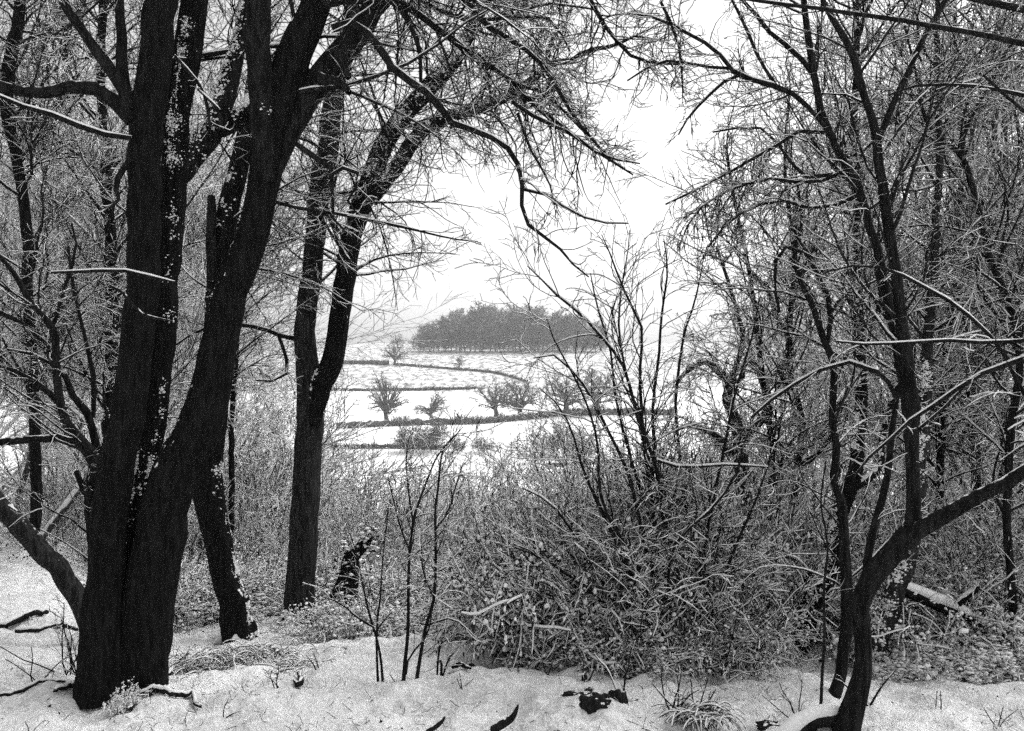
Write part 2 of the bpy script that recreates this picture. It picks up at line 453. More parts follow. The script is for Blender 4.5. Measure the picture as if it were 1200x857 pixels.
# haze: the falling-snow air between the wood and the far hill
def build_haze():
    m = bpy.data.materials.new('snowy_air'); m.use_nodes = True
    nt = m.node_tree; nt.nodes.clear()
    o_ = nt.nodes.new('ShaderNodeOutputMaterial'); v_ = nt.nodes.new('ShaderNodeVolumePrincipled')
    v_.inputs['Color'].default_value = (.95, .95, .95, 1); v_.inputs['Density'].default_value = HAZE
    v_.inputs['Anisotropy'].default_value = .3
    nt.links.new(v_.outputs[0], o_.inputs['Volume'])
    x, y0, y1, z0, z1 = 1520, -420, 1520, -60, 75
    vs = [(a, b, c) for c in (z0, z1) for b in (y0, y1) for a in (-x, x)]
    fs = [(0, 2, 3, 1), (4, 5, 7, 6), (0, 1, 5, 4), (2, 6, 7, 3), (0, 4, 6, 2), (1, 3, 7, 5)]
    o = mesh_obj('haze', np.array(vs), np.array(fs), m, smooth=False)
    tag(o, kind='stuff')
HAZE = .0005
build_haze()
#MARK_OBJECTS

# ------------------------------------------------------------------ the far side of the valley
def bare_tree(name, seed, H, spec, matT, matC, label, cat='tree', group=None, low=.2, spread=1.0, lean=0.0, tr=.02, tips=.01, tdens=1.0, sides=3, snow=False, up1=.1):
    """an upright leafless tree built at the origin: trunk, main limbs, twig crown"""
    rng = np.random.default_rng(seed)
    K = 12; z = np.linspace(0, H * .92, K)
    wob = np.cumsum(rng.normal(0, .022 * H, (K, 2)), axis=0); wob[0] = 0
    tp = np.stack([wob[:, 0] + lean * z, wob[:, 1], z], -1)[None]; tp[0, 0, 2] = -.15
    trd = (tr * H * (1 - np.linspace(0, 1, K)) ** .75 + tips)[None]
    L1 = grow(rng, (tp, trd), spec[0] / H, .5 * spread, 52, 9, .13, up1, (low, .97), .7, tips, .1 * H, .6 * H, .022, .65)
    L2 = grow(rng, L1, spec[1] / H, .45, 42, 7, .16, .05, (.12, 1), .6, tips, .03 * H, .4 * H, .02, .4)
    L3 = grow(rng, L2, spec[2] / H, .5, 42, 5, .18, .03, (.1, 1), .6, tips, .02 * H, .2 * H, .016, .3)
    L4 = grow(rng, L3, spec[3] / H, .5, 40, 4, .18, 0, (.1, 1), .7, tips * .8, .012 * H, .1 * H, .014, .3) if spec[3] else None
    root = empty(name, (0, 0, 0), label, cat, group)
    tubes_obj('trunk', [(tp, trd)], 10, matT, root, (0, 0, 0))
    tubes_obj('crown_limbs', [L1], 5, matT, root, (0, 0, 0))  # the main limbs, joined in one mesh
    tubes_obj('crown', [L2, L3] + ([L4] if L4 is not None else []), sides, matC, root, (0, 0, 0))
    return root

def dome_tree(name, seed, H, W, nl, dens, label, group=None, tips=.03, low=.22, base=.35, mat='far'):
    """a spreading broadleaf tree: short trunk, limbs filling a rounded uneven crown"""
    rng = np.random.default_rng(seed)
    K = 6; tp = np.zeros((1, K, 3)); th_ = min(.55, low + .22) * H; tp[0, :, 2] = np.linspace(-.2, th_, K); tp[0, 1:, :2] = rng.normal(0, .01 * H, (K - 1, 2))
    trd = np.linspace(base * 1.3, base * .5, K)[None]
    K1 = 9; p = np.zeros((nl, K1, 3)); p[:, 0] = tp[0, -1] * rng.uniform(low * H / th_, 1, nl)[:, None]
    az = np.arange(nl) * 2.4 + rng.uniform(-.4, .4, nl); el = np.arcsin(rng.uniform(-.35, 1, nl))
    tgt = np.stack([np.cos(az) * np.cos(el) * W / 2, np.sin(az) * np.cos(el) * W / 2, H * (.4 + low * .4) + np.sin(el) * H * (.6 - low * .4)], 1) * rng.uniform(.78, 1.08, nl)[:, None]
    t = np.linspace(0, 1, K1)[None, :, None]
    mid = p[:, :1] * .5 + tgt[:, None] * .5 + np.array([0, 0, .05 * H]) + rng.normal(0, .04 * H, (nl, 1, 3))
    p = (1 - t) ** 2 * p[:, :1] + 2 * t * (1 - t) * mid + t * t * tgt[:, None]
    p[:, 1:] += rng.normal(0, .008 * H, (nl, K1 - 1, 3))
    L0 = (p, base * .45 * (1 - np.linspace(0, 1, K1))[None] ** .8 * np.ones((nl, 1)) + tips)
    L1 = grow(rng, L0, dens[0] / H, .42, 48, 7, .16, .03, (.25, 1), .6, tips, .05 * H, .3 * H, .02, .5)
    L2 = grow(rng, L1, dens[1] / H, .5, 45, 5, .18, .03, (.1, 1), .6, tips, .03 * H, .14 * H, .016, .3)
    L3 = grow(rng, L2, dens[2] / H, .5, 45, 4, .18, 0, (.1, 1), .7, tips, .02 * H, .08 * H, .014, .3)
    root = empty(name, (0, 0, 0), label, 'tree', group)
    tubes_obj('trunk', [(tp, trd)], 10, M[mat], root, (0, 0, 0)); tubes_obj('crown_limbs', [L0], 5, M[mat], root, (0, 0, 0))  # second mesh holds the main limbs
    tubes_obj('crown', [L1, L2, L3], 3, M[mat], root, (0, 0, 0))
    return root

def place(o, used, loc, rz, s, label=None, group=None):
    if not used:
        o.location = tuple(float(v) for v in loc); o.rotation_euler = (0, 0, rz); o.scale = (s, s, s) if np.isscalar(s) else s
        if label: o['label'] = label
        if group: o['group'] = group
        return o
    return copy_tree(o, loc, rz, s, label, group)

def far_place(px, py):
    d = ground_d(px, py); p = P(px, py, d); return np.array([p[0], p[1], float(gz(p[0], p[1], False))]), d

WL = 'pale grey leafless tree in the wood along the far hilltop'
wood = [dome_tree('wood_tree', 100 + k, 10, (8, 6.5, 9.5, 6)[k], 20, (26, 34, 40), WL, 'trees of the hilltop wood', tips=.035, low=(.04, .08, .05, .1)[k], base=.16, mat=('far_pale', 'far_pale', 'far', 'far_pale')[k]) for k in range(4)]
usedw = [False] * 4
for k in range(95):
    px = R0.uniform(490, 712); py = R0.choice([411.5, 410, 408.5, 407])
    if k < 40: px = 492 + k * 5.4 + R0.uniform(-2, 2); py = 412
    d = {412: 478}.get(py, 0) or 486 + R0.uniform(0, 60)
    g = on_ground(px, d)
    top = np.interp(px, [486, 500, 530, 560, 600, 640, 665, 700, 712], [398, 384, 372, 369, 365, 370, 374, 384, 398]) + R0.choice([-4, -1, 2, 6, 10]) + R0.uniform(-2, 3)
    ztop = EYE + (HZ - top) * d / F
    s = max(6, ztop - g[2]) / 9.6
    j = k % 4
    place(wood[j], usedw[j], g, R0.uniform(0, 6.28), (s * 1.05, s * 1.05, s)); usedw[j] = True

oaks = [dome_tree('field_tree', 203, 10, 11.5, 22, (20, 28, 34), '', tips=.03, low=.2, base=.5), dome_tree('field_tree', 207, 10, 9.5, 16, (24, 26, 32), '', tips=.03, low=.24, base=.42), dome_tree('field_tree', 211, 10, 10.5, 30, (16, 28, 34), '', tips=.028, low=.16, base=.5)]; used_o = [False] * 3
FT = [(505, 495, 33, 1.1, 'small round-headed bare tree on the hedge, right of the thin forked one'),
      (581, 491, 40, 1.3, 'broad bare oak on the hedge in the middle of the white field'),
      (609, 490, 43, 1.15, 'rounder taller bare oak touching the middle field oak on its right'),
      (663, 487, 46, 1.1, 'large bare oak on the hedge behind the fanning shrub, left of its neighbour'),
      (700, 487, 50, 1.2, 'large bare oak on the hedge farthest right behind the fanning shrub'),
      (463, 428, 24, 1.0, 'small flat-headed tree where the upper hedge begins, below the hilltop'),
      (466, 408, 16, .9, 'tiny pale tree on the left skyline beside the wood'),
      (538, 434, 15, 1.0, 'tiny lone tree halfway along the upper hedge'),
      (452, 498, 56, .7, 'tall thin forked bare tree on the hedge beside the two-stemmed trunk'),
      (484, 407, 12, .9, 'little scrubby tree at the left end of the hilltop wood')]
for k, (px, py, hp, wd, lb) in enumerate(FT):
    g, d = far_place(px, py)
    if d <= 21: d = 470; g = on_ground(px, d)
    s = hp * d / F / 9.0; wd *= 1.15
    place(oaks[k % 3], used_o[k % 3], g, k * 1.3, (s * wd, s * wd, s), lb, 'trees scattered across the fields'); used_o[k % 3] = True

def hedge(pix, hpx, label, seed, wid=1.2, dens=10):
    """a field hedge following the ground: lumpy body of fine sticks"""
    rng = np.random.default_rng(seed)
    pts = []
    for px, py in pix:
        g, d = far_place(px, py); pts.append(list(g) + [hpx * d / F])
    c = catmull(np.array(pts), 160); L = np.linalg.norm(np.diff(c[:, :3], axis=0), axis=1).sum()
    c[:, 2] = gz(c[:, 0], c[:, 1], False)
    n = int(L * dens * 3)
    k = rng.uniform(0, 158.9, n); i = k.astype(int); f = (k - i)[:, None]; p = c[i] * (1 - f) + c[i + 1] * f
    hh = p[:, 3] * (.72 + .75 * fbm(k * .3, k * 0, seed, 3)) * np.minimum(1, np.minimum(k, 159 - k) / 14 + .25)
    b0 = p[:, :3] + np.stack([rng.normal(0, wid * .35, n), rng.normal(0, wid * .35, n), -.2 + 0 * k], 1)
    K = 4; q = np.zeros((n, K, 3)); q[:, 0] = b0
    d = rng.normal(size=(n, 3)) * .3 + [0, 0, 1]
    for j in range(1, K):
        d = d + rng.normal(size=(n, 3)) * .25; d /= np.linalg.norm(d, axis=1, keepdims=True); q[:, j] = q[:, j - 1] + d * (hh / (K - 1) * rng.uniform(.7, 1.1, n))[:, None]
    r = np.full((n, K), .055) * np.linspace(1.4, .6, K)
    root = empty('hedge', c[0, :3], label, 'hedge', 'hedges between the far fields')
    tubes_obj('foliage_sticks', [(q, r)], 3, M['far'], root, c[0, :3])  # bare sticks of the hedge, no leaves on them
    # the packed heart of the hedge
    hb = c.copy(); hb[:, 2] += c[:, 3] * .32
    rr = (c[:, 3] * .28 * (.9 + .8 * fbm(np.arange(160) * .5, np.zeros(160), seed + 5, 3)))[None]
    v, qq = tube(hb[None, :, :3], rr, 8)
    mesh_obj('hedge_body', v - c[0, :3], qq, M['far'], root)
    return root
hedge([(395, 503), (450, 500), (510, 498), (560, 497), (610, 493), (660, 488), (720, 486), (790, 487)], 13, 'long dark hedge crossing below the oaks of the middle field', 1)
hedge([(385, 458), (430, 458.5), (480, 458), (530, 457), (560, 456)], 6, 'low hedge along the foot of the stubble field on the left', 2)
hedge([(463, 428), (500, 431), (540, 434), (580, 438), (618, 448)], 5, 'thin upper hedge slanting down to the right under the wood', 3)
hedge([(400, 427), (430, 427), (455, 428)], 8, 'short scrubby hedge at the left end of the upper field', 4)
hedge([(380, 526), (430, 526), (480, 526), (520, 527)], 9, 'nearest field hedge on the left, above the thicket', 5)
hedge([(640, 548), (690, 545), (740, 540)], 8, 'short hedge low on the right behind the fanning shrub', 6)

# bushes standing in the nearest field
bush = dome_tree('field_bush', 230, 4, 5, 26, (22, 30, 36), '', tips=.014, low=.03, base=.05); bush['category'] = 'bush'
FB = [(505, 530, 40, 1.1, 'dark bush right of the nearest hedge, left one in the field'),
      (536, 531, 18, 1.1, 'small round bush alone in the nearest white field'),
      (566, 531, 17, 1.3, 'low round bush right of the small lone one in the nearest field'),
      (648, 535, 36, 1.4, 'broad dark bush in the nearest field, left of the fanning shrub'),
      (680, 537, 33, 1.2, 'broad dark bush partly behind the left branches of the fanning shrub'),
      (478, 531, 30, 1.0, 'dark bush at the end of the nearest hedge')]
for k, (px, py, hp, wd, lb) in enumerate(FB):
    g, d = far_place(px, py); s = hp * d / F / 3.8
    place(bush, k > 0, g, k * 2.1, (s * wd, s * wd, s), lb, 'bushes in the nearest field')

# ------------------------------------------------------------------ background wood left and right
print('far done')
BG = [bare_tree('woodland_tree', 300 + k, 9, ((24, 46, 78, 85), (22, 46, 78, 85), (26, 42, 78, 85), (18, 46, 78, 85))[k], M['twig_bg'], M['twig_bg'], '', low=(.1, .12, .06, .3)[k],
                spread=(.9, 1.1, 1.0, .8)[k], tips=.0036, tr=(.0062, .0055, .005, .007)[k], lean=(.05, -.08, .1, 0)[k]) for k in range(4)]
usedb = [False] * 4
def bgtree(px, d, s, j, lb, grp, rz=None):
    g = on_ground(px, d)
    place(BG[j], usedb[j], g, R0.uniform(0, 6.28) if rz is None else rz, s, lb, grp); usedb[j] = True
LBL = 'leafless snow-dusted tree in the thick wood behind the left-hand trunks'
RBL = 'leafless snow-dusted tree in the thick wood behind the right-hand stems'
for k, (px, d, s) in enumerate([(-60, 8, .75), (30, 9, .8), (95, 11, .9), (-150, 11, 1), (215, 12, .85), (10, 15, 1.1), (150, 16, 1.1), (255, 18, 1.0), (70, 22, 1.3),
                                (-80, 23, 1.3), (275, 28, 1.1), (320, 38, 1.1), (390, 46, 1.0)]):
    bgtree(px, d, s, k % 4, LBL, 'trees of the wood on the left')
for k, (px, d, s) in enumerate([(1240, 8, .8), (1150, 9, .85), (1090, 10.5, .85), (970, 12, .8), (1210, 14, 1.05), (1060, 16, 1.05), (930, 18, .9), (1140, 20, 1.2), (1010, 24, 1.1),
                                (900, 28, .9), (1090, 30, 1.3), (960, 36, 1.1), (860, 38, .9), (800, 50, .9)]):
    bgtree(px, d, s, (k + 1) % 4, RBL, 'trees of the wood on the right')

# ------------------------------------------------------------------ thicket of thin shrubs on the slope below the path
def shrub(seed, H, nstem, fan, mat, label, tips=.004, dens=(3.2, 5, 7), base_r=.012, spread=.25, snow=0, K=9, curve=.05, l3=True, leafy=0):
    rng = np.random.default_rng(seed)
    pts = np.zeros((nstem, K, 3)); az = rng.uniform(0, 6.28, nstem)
    pts[:, 0, 0] = np.cos(az) * spread * rng.uniform(0, 1, nstem); pts[:, 0, 1] = np.sin(az) * spread * rng.uniform(0, 1, nstem); pts[:, 0, 2] = -.1
    tl = rng.uniform(.1, 1, nstem) * fan
    d = np.stack([np.cos(az) * tl, np.sin(az) * tl, np.ones(nstem)], 1); d /= np.linalg.norm(d, axis=1, keepdims=True)
    ln = H * rng.uniform(.6, 1.1, nstem)
    for k in range(1, K):
        d = d + rng.normal(size=d.shape) * curve; d /= np.linalg.norm(d, axis=1, keepdims=True); pts[:, k] = pts[:, k - 1] + d * (ln / (K - 1))[:, None]
    rad = base_r * rng.uniform(.6, 1.2, nstem)[:, None] * np.linspace(1, .25, K)[None] + tips * .5
    S = (pts, rad)
    L1 = grow(rng, S, dens[0], .38, 38, 7, .11, .06, (.08, .98), .6, tips, .15, 1.4, .012, .5)
    L2 = grow(rng, L1, dens[1], .42, 40, 5, .14, .02, (.1, 1), .7, tips, .06, .6, .012, .3)
    L3 = grow(rng, L2, dens[2], .45, 42, 4, .15, 0, (.1, 1), .8, tips * .8, .04, .3, .012, .3) if l3 else None
    root = empty('shrub', (0, 0, 0), label, 'shrub')
    tubes_obj('stems', [S], 5, mat, root, (0, 0, 0))
    fine = [L1, L2] + ([L3] if l3 else [])
    tubes_obj('crown', fine, 4 if snow else 3, mat, root, (0, 0, 0))
    if snow:
        cap = [snowcap(x, snow, .3, .03, pt_, rng) for x, pt_ in zip([S] + fine, (.25, .32, .4, .5))]
        tubes_obj('snow', cap, 4, M['snow'], root, (0, 0, 0))
    if leafy:
        allp = np.concatenate([L1[0].reshape(-1, 3), L2[0].reshape(-1, 3)]); sel = rng.choice(len(allp), min(leafy, len(allp)), replace=False)
        p = allp[sel] + rng.normal(0, .02, (len(sel), 3))
        v, q = leaves(p, rng.uniform(.04, .08, len(p)), rng); mesh_obj('foliage_sticks', v, q, M['leaf'], root)
        ps = p[::3] + [0, 0, .012]; s = rng.uniform(.012, .032, len(ps))
        v, q = scatter(BLOB, ps, np.stack([s * 1.3, s * 1.3, s * .7], 1), rng, .2); mesh_obj('snow', v, q, M['snow'], root)
    return root

TH = [shrub(400 + k, 3.0, (13, 16, 11)[k], (1.0, .7, 1.2)[k], M['twig_snowy'], '', tips=.0032, dens=((6, 9, 9), (5.5, 9, 9), (7, 9, 9))[k], snow=.0045, curve=.13, spread=.5) for k in range(3)]
usedt = [False] * 3
def thick(px, d, top, j, lb, grp, ws=1.0):
    g = on_ground(px, d); zt = EYE + (HZ - top) * d / F; s = max(.5, (zt - g[2])) / 2.65
    place(TH[j], usedt[j], g, R0.uniform(0, 6.28), (s * ws, s * ws, s), lb, grp); usedt[j] = True
TLB = 'thin upright leafless shrub in the grey thicket below the far fields'
kk = 0
for d, step, topc in ((8.6, 72, 612), (10.5, 58, 588), (13.5, 48, 566), (18, 42, 553), (25, 36, 547), (34, 34, 543)):
    for px in np.arange(215, 800, step):
        x = px + R0.uniform(-.4, .4) * step
        top = topc + R0.uniform(-14, 22)
        if x < 440: top -= (440 - x) * .35
        if x > 660: top -= (x - 660) * .5
        thick(x, d * R0.uniform(.92, 1.1), top, kk % 3, TLB, 'shrubs of the thicket on the slope'); kk += 1
SLB = 'thin leafless shrub filling the understorey of the wood'
for d, step in ((10, 110), (15, 95), (22, 90)):
    for px in list(np.arange(-60, 215, step)) + list(np.arange(830, 1290, step)):
        thick(px + R0.uniform(-20, 20), d * R0.uniform(.93, 1.1), (590 if d < 10 else 540 if d < 15 else 500) + R0.uniform(-40, 30), kk % 3, SLB, 'understorey shrubs of the wood', 1.1); kk += 1
g = on_ground(603, 58); 
sl = copy_tree(BG[0], g, .4, (.95, .95, .95), 'slender pale leafless tree rising from the thicket under the middle oak'); sl['group'] = ''
del sl['group']
print('thicket done')

# ------------------------------------------------------------------ main traced trees
def main_tree(name, label, cat, base, seed):
    return dict(root=empty(name, base, label, cat), base=np.asarray(base, float), rng=np.random.default_rng(seed), caps=[], twigs=[], cl=[])

def stem(T, b, part='stem', mat='trunk', sides=110, cap=True, flare=0, seed=1, ridges=.06, label=None):
    o = trunk_obj(part, b, M[mat], T['root'], T['base'], sides, flare, ridges, seed, 6, .004)
    if label: o['label'] = label
    if cap: T['caps'].append(snowcap(b, .01, .22, .03, .25, T['rng'], .8))
    return o

def finish(T, sides=4, mat='twig', snow_th=.003, minr=0, patch=.58, crown='crown'):
    if T['twigs']: tubes_obj(crown, T['twigs'], sides, M[mat], T['root'], T['base'])
    cap = [c for c in T['caps']]
    for b in T['twigs']:
        if b[0].shape[1] >= 6: cap.append(snowcap(b, snow_th, .15, .02, patch, T['rng'], .7))
    parts = [tube(p, r, 6 if len(p) < 3 else 4) for p, r in cap if len(p)]
    if parts or T['cl']:
        parts = [tri(p) for p in parts] + T['cl']
        v, q = merge(parts); mesh_obj('snow', v - T['base'], q, M['snow'], T['root'])

def tri(p):
    v, q = p; return v, np.concatenate([q[:, [0, 1, 2]], q[:, [0, 2, 3]]])

def spray(T, src, dens=(3, 7, 9), lf=(.35, .45, .5), l1max=1.2, ang=(45, 42, 42), tr=(.2, 1), up=(0.02, 0, 0), wig=(.14, .17, .2), tip=.0017, l1min=.15, keep=None, bias=None, lvl=3, r1=.012):
    rng = T['rng']; dens = (dens[0] * 2.4, dens[1] * 1.9, dens[2] * 1.9)
    L1 = grow(rng, src, dens[0], lf[0], ang[0], 9, wig[0], up[0], tr, .5, tip * 1.2, l1min, l1max, r1, .5, bias, .085)
    if keep: L1 = cull(L1, keep)
    L2 = grow(rng, L1, dens[1], lf[1], ang[1], 6, wig[1], up[1], (.12, 1), .6, tip, .05, l1max * .55, .01, .4, None, .1)
    if keep: L2 = cull(L2, keep)
    out_ = [L1, L2]
    if lvl > 2:
        L3 = grow(rng, L2, dens[2], lf[2], ang[2], 4, wig[2], up[2], (.1, 1), .75, tip * .85, .03, l1max * .28, .01, .2)
        out_.append(cull(L3, keep) if keep else L3)
    T['twigs'] += out_
    return L1

def sky_gap(p):
    """keep branches out of the open window between the trees"""
    x, y = to_px(p[:, -1]); 
    inside = (x > 425) & (x < 775) & (y > np.interp(x, [425, 470, 540, 600, 640, 700, 740, 775], [420, 372, 305, 262, 330, 300, 215, 150])) & (y < 600)
    return ~inside

# --- A: the big three-stemmed tree on the left
bA = on_ground(146, 4.58); bA[2] -= .02
A = main_tree('tree', 'massive black three-stemmed tree standing nearest on the left with sticks at its foot', 'tree', bA, 1)
a1 = traced([(119, 822, 54), (120, 800, 52), (122, 720, 45), (126, 650, 39), (131, 580, 38), (146, 500, 37), (157, 430, 36), (166, 350, 35), (169, 280, 34), (172, 150, 36), (181, 75, 35), (189, 0, 34), (196, -120, 31), (200, -330, 26), (190, -600, 18), (200, -900, 8)], 4.5)
a2 = traced([(150, 815, 40), (152, 700, 38), (158, 600, 34), (170, 540, 30), (180, 480, 30), (188, 400, 29), (194, 330, 28), (200, 270, 30), (205, 200, 30), (210, 130, 27), (219, 70, 30), (230, 0, 28), (245, -120, 24), (270, -330, 19), (280, -700, 8)], 4.72)
a3 = traced([(166, 825, 56), (166, 790, 58), (172, 720, 60), (184, 650, 56), (193, 600, 53), (202, 557, 50), (231, 500, 49), (251, 430, 41), (269, 350, 36), (296, 280, 34), (308, 220, 34), (318, 170, 40), (326, 130, 42), (338, 85, 40), (355, 45, 36), (372, 5, 32), (400, -70, 28), (440, -200, 24), (480, -400, 16), (500, -700, 7)], 4.6)
stem(A, a1, seed=3, flare=.18, mat='trunk'); stem(A, a2, seed=5, flare=.1, mat='trunk', label='snow-plastered middle stem'); stem(A, a3, seed=8, flare=.2)
lim = {}
def limb(T, key, path, d, de=None, mat='limb', cap=True, part='limb', sides=12, wob=.006):
    b = traced(path, d, 10, wob, T['rng'], de)
    trunk_obj(part, b, M[mat], T['root'], T['base'], sides, 0, .05, len(lim) + 1, 1)
    if cap: T['caps'].append(snowcap(b, .004, .16, .016, .38, T['rng'], .78))
    lim[key] = b; return b
limb(A, 'a2r', [(204, 222, 16), (212, 202, 28), (230, 174, 31), (250, 152, 28), (275, 140, 24), (300, 130, 22), (330, 118, 18), (365, 85, 14)], 4.74, 5.0)
limb(A, 'a2u', [(250, 155, 22), (262, 120, 26), (272, 80, 22), (280, 50, 17), (287, 10, 14), (300, -60, 11), (310, -200, 7)], 4.76, 5.1)
limb(A, 'a3v', [(316, 215, 12), (311, 170, 26), (306, 120, 30), (304, 60, 30), (302, 0, 28), (296, -100, 24), (280, -300, 18), (290, -600, 8)], 4.55, 4.3)
limb(A, 'a3r', [(316, 215, 14), (328, 178, 26), (346, 140, 30), (370, 100, 32), (397, 66, 31), (425, 30, 27), (450, -5, 24), (490, -60, 20), (560, -150, 15), (640, -260, 8)], 4.58, 4.9)
limb(A, 'stub', [(372, 92, 16), (388, 94, 11), (400, 98, 9), (409, 108, 7)], 4.5, 4.4)
limb(A, 'stub2', [(396, 60, 14), (404, 78, 9), (408, 92, 7)], 4.45, 4.4)
limb(A, 'droop', [(388, 33, 10), (410, 27, 10), (428, 36, 9), (448, 62, 9), (466, 85, 9), (492, 102, 9), (512, 122, 8.5), (528, 142, 8), (560, 155, 7), (580, 163, 6.5), (600, 179, 6.5), (613, 210, 5.5), (610, 233, 5), (620, 265, 4.5), (637, 277, 4), (652, 286, 3.6), (664, 303, 2.8), (690, 325, 1.8)], 4.4, 4.5)
limb(A, 'over1', [(380, 5, 9), (420, 0, 9), (470, 5, 8), (520, 40, 8), (555, 66, 8), (590, 88, 7), (625, 122, 6), (660, 150, 5), (700, 178, 4), (742, 205, 2)], 4.5, 4.9)
limb(A, 'over2', [(400, -20, 9), (470, -30, 9), (540, -5, 8), (570, 30, 7), (620, 60, 6), (645, 90, 5), (668, 130, 4), (690, 158, 3), (715, 190, 2)], 4.4, 4.6)
limb(A, 'over3', [(468, 8, 6), (485, 40, 6), (492, 70, 5), (493, 98, 4)], 4.5, 4.5)
limb(A, 'over4', [(480, -250, 10), (560, -150, 9), (640, -70, 8), (691, 0, 6), (703, 20, 5), (715, 38, 4.6), (740, 66, 4), (764, 73, 3.4), (800, 76, 2)], 4.5, 5.0)
limb(A, 'over5', [(556, 60, 4), (600, 95, 4), (640, 112, 3.6), (680, 150, 3), (715, 185, 2)], 4.6, 5.0)
limb(A, 'over6', [(600, 119, 5), (631, 140, 4.6), (670, 157, 4), (705, 182, 3), (750, 192, 1.6)], 4.5, 4.7)
limb(A, 'over7', [(607, 133, 3.4), (621, 175, 3), (642, 210, 2.4), (650, 240, 1.6)], 4.5, 4.4)
limb(A, 'droop2', [(612, 222, 3.6), (638, 228, 3.4), (670, 248, 3), (705, 261, 2.2), (736, 262, 1.4)], 4.5, 4.6)
limb(A, 'over8', [(440, -200, 8), (520, -120, 7), (570, -50, 6), (600, 17, 5), (617, 21, 4), (638, 19, 4), (656, 38, 3), (668, 60, 2)], 4.6, 5.2)
limb(A, 'over9', [(400, -70, 8), (450, -30, 7), (500, 5, 6), (540, 20, 5), (590, 22, 4), (640, 5, 3), (700, 12, 2)], 4.7, 5.3)
limb(A, 'left1', [(156, 140, 20), (140, 124, 18), (120, 108, 17), (100, 101, 16), (78, 101, 15), (60, 108, 14), (42, 112, 13), (20, 106, 12), (0, 100, 12), (-60, 92, 9), (-160, 60, 5)], 4.45, 4.1)
limb(A, 'left2', [(154, 130, 16), (146, 112, 16), (134, 92, 14), (122, 72, 14), (106, 50, 12), (92, 30, 11), (73, 0, 11), (50, -50, 9), (20, -150, 5)], 4.45, 4.2)
limb(A, 'left3', [(150, 112, 10), (144, 92, 14), (143, 60, 13), (141, 30, 11), (140, 0, 10), (136, -80, 8), (120, -220, 4)], 4.5, 4.6)
limb(A, 'left4', [(154, 162, 6), (130, 160, 6), (110, 154, 7), (85, 144, 7), (60, 134, 6), (32, 126, 5), (0, 112, 4), (-40, 110, 3)], 4.4, 4.1)
limb(A, 'left5', [(153, 185, 6), (140, 205, 7), (136, 220, 6), (140, 232, 5), (130, 245, 3)], 4.4, 4.3)
limb(A, 'front', [(205, 66, 4), (222, 84, 4), (236, 104, 4), (243, 122, 4), (246, 150, 3)], 4.3, 4.2)
limb(A, 'front2', [(232, 105, 3), (246, 118, 3.5), (258, 130, 3)], 4.25, 4.2)
limb(A, 'snowtwig', [(60, 320, 3), (100, 318, 4), (140, 317, 4), (165, 320, 5), (185, 328, 4), (205, 331, 2)], 4.1, 4.0)
limb(A, 'snowtwig2', [(130, 335, 3), (146, 345, 4), (158, 362, 4), (172, 371, 4), (200, 376, 2)], 4.1, 4.0)
limb(A, 'mid', [(337, 162, 5), (352, 172, 7), (368, 183, 7), (385, 193, 6), (391, 210, 5), (389, 235, 4), (386, 248, 3), (396, 263, 3), (412, 278, 2)], 4.5, 4.6)
limb(A, 'long', [(322, 237, 5), (345, 243, 4), (390, 250, 4), (430, 258, 4), (480, 268, 3), (530, 280, 2), (560, 283, 1.4)], 4.6, 5.1)
limb(A, 'mid2', [(386, 206, 4), (400, 197, 5), (415, 200, 5), (424, 212, 4), (410, 226, 4), (408, 240, 3), (418, 250, 2)], 4.5, 4.5)
for key, dn, l1m in (('droop', 6, .4), ('droop2', 9, .3), ('over4', 13, .6), ('over5', 14, .45), ('over6', 15, .45), ('over7', 13, .35), ('over8', 12, .5), ('over9', 12, .6), ('over1', 14, .6), ('over2', 14, .6), ('a3r', 5, 1.1), ('over3', 6, .4), ('mid', 5, .35), ('long', 7, .4), ('mid2', 4, .3)):
    spray(A, lim[key], (dn, 9, 11), (.3, .5, .5), l1m, (50, 45, 45), (.15, 1), (-.03, -.01, 0), (.16, .2, .22), .0016, .12, sky_gap, bias=(0, 0, .1))
for key, dn, l1m in (('left1', 4, .8), ('left2', 4, .8), ('left3', 3, .7), ('left4', 4, .5), ('a2u', 4, .7), ('a2r', 3, .5), ('a3v', 2.5, .9), ('left5', 6, .5), ('front', 2, .2), ('snowtwig', 3, .3)):
    spray(A, lim[key], (dn, 7, 9), (.3, .5, .5), l1m, (50, 45, 45), (.15, 1), (0, 0, 0), (.15, .2, .22), .0016, .12)
for b in (a1, a2, a3):
    spray(A, b, (1.6, 5, 7), (.3, .4, .5), 1.6, (55, 45, 45), (.42, 1), (0, 0, 0), tip=.0018, keep=sky_gap)
A['cl'] += [clumps((a2[0][:, 8:14], a2[1][:, 8:14]), 90, .012, A['rng'], (.1, -1, .2), .4), clumps((a2[0][:, 24:34, :], a2[1][:, 24:34]), 300, .009, A['rng'], (-.25, -1, .2), .7), clumps((a2[0][:, 7:25], a2[1][:, 7:25]), 130, .011, A['rng'], (.7, -.9, .2), .35),
            clumps(lim['a2r'], 240, .014, A['rng'], (-.2, -.5, 1), .5, True), clumps(lim['a2u'], 240, .012, A['rng'], (-.5, -.9, .4), .5, True),
            clumps((a3[0][:, 44:60], a3[1][:, 44:60]), 20, .012, A['rng'], (-1, -.6, .3), .5),
            clumps(lim['a3v'], 20, .014, A['rng'], (.8, -.6, .3), .5)]
finish(A)

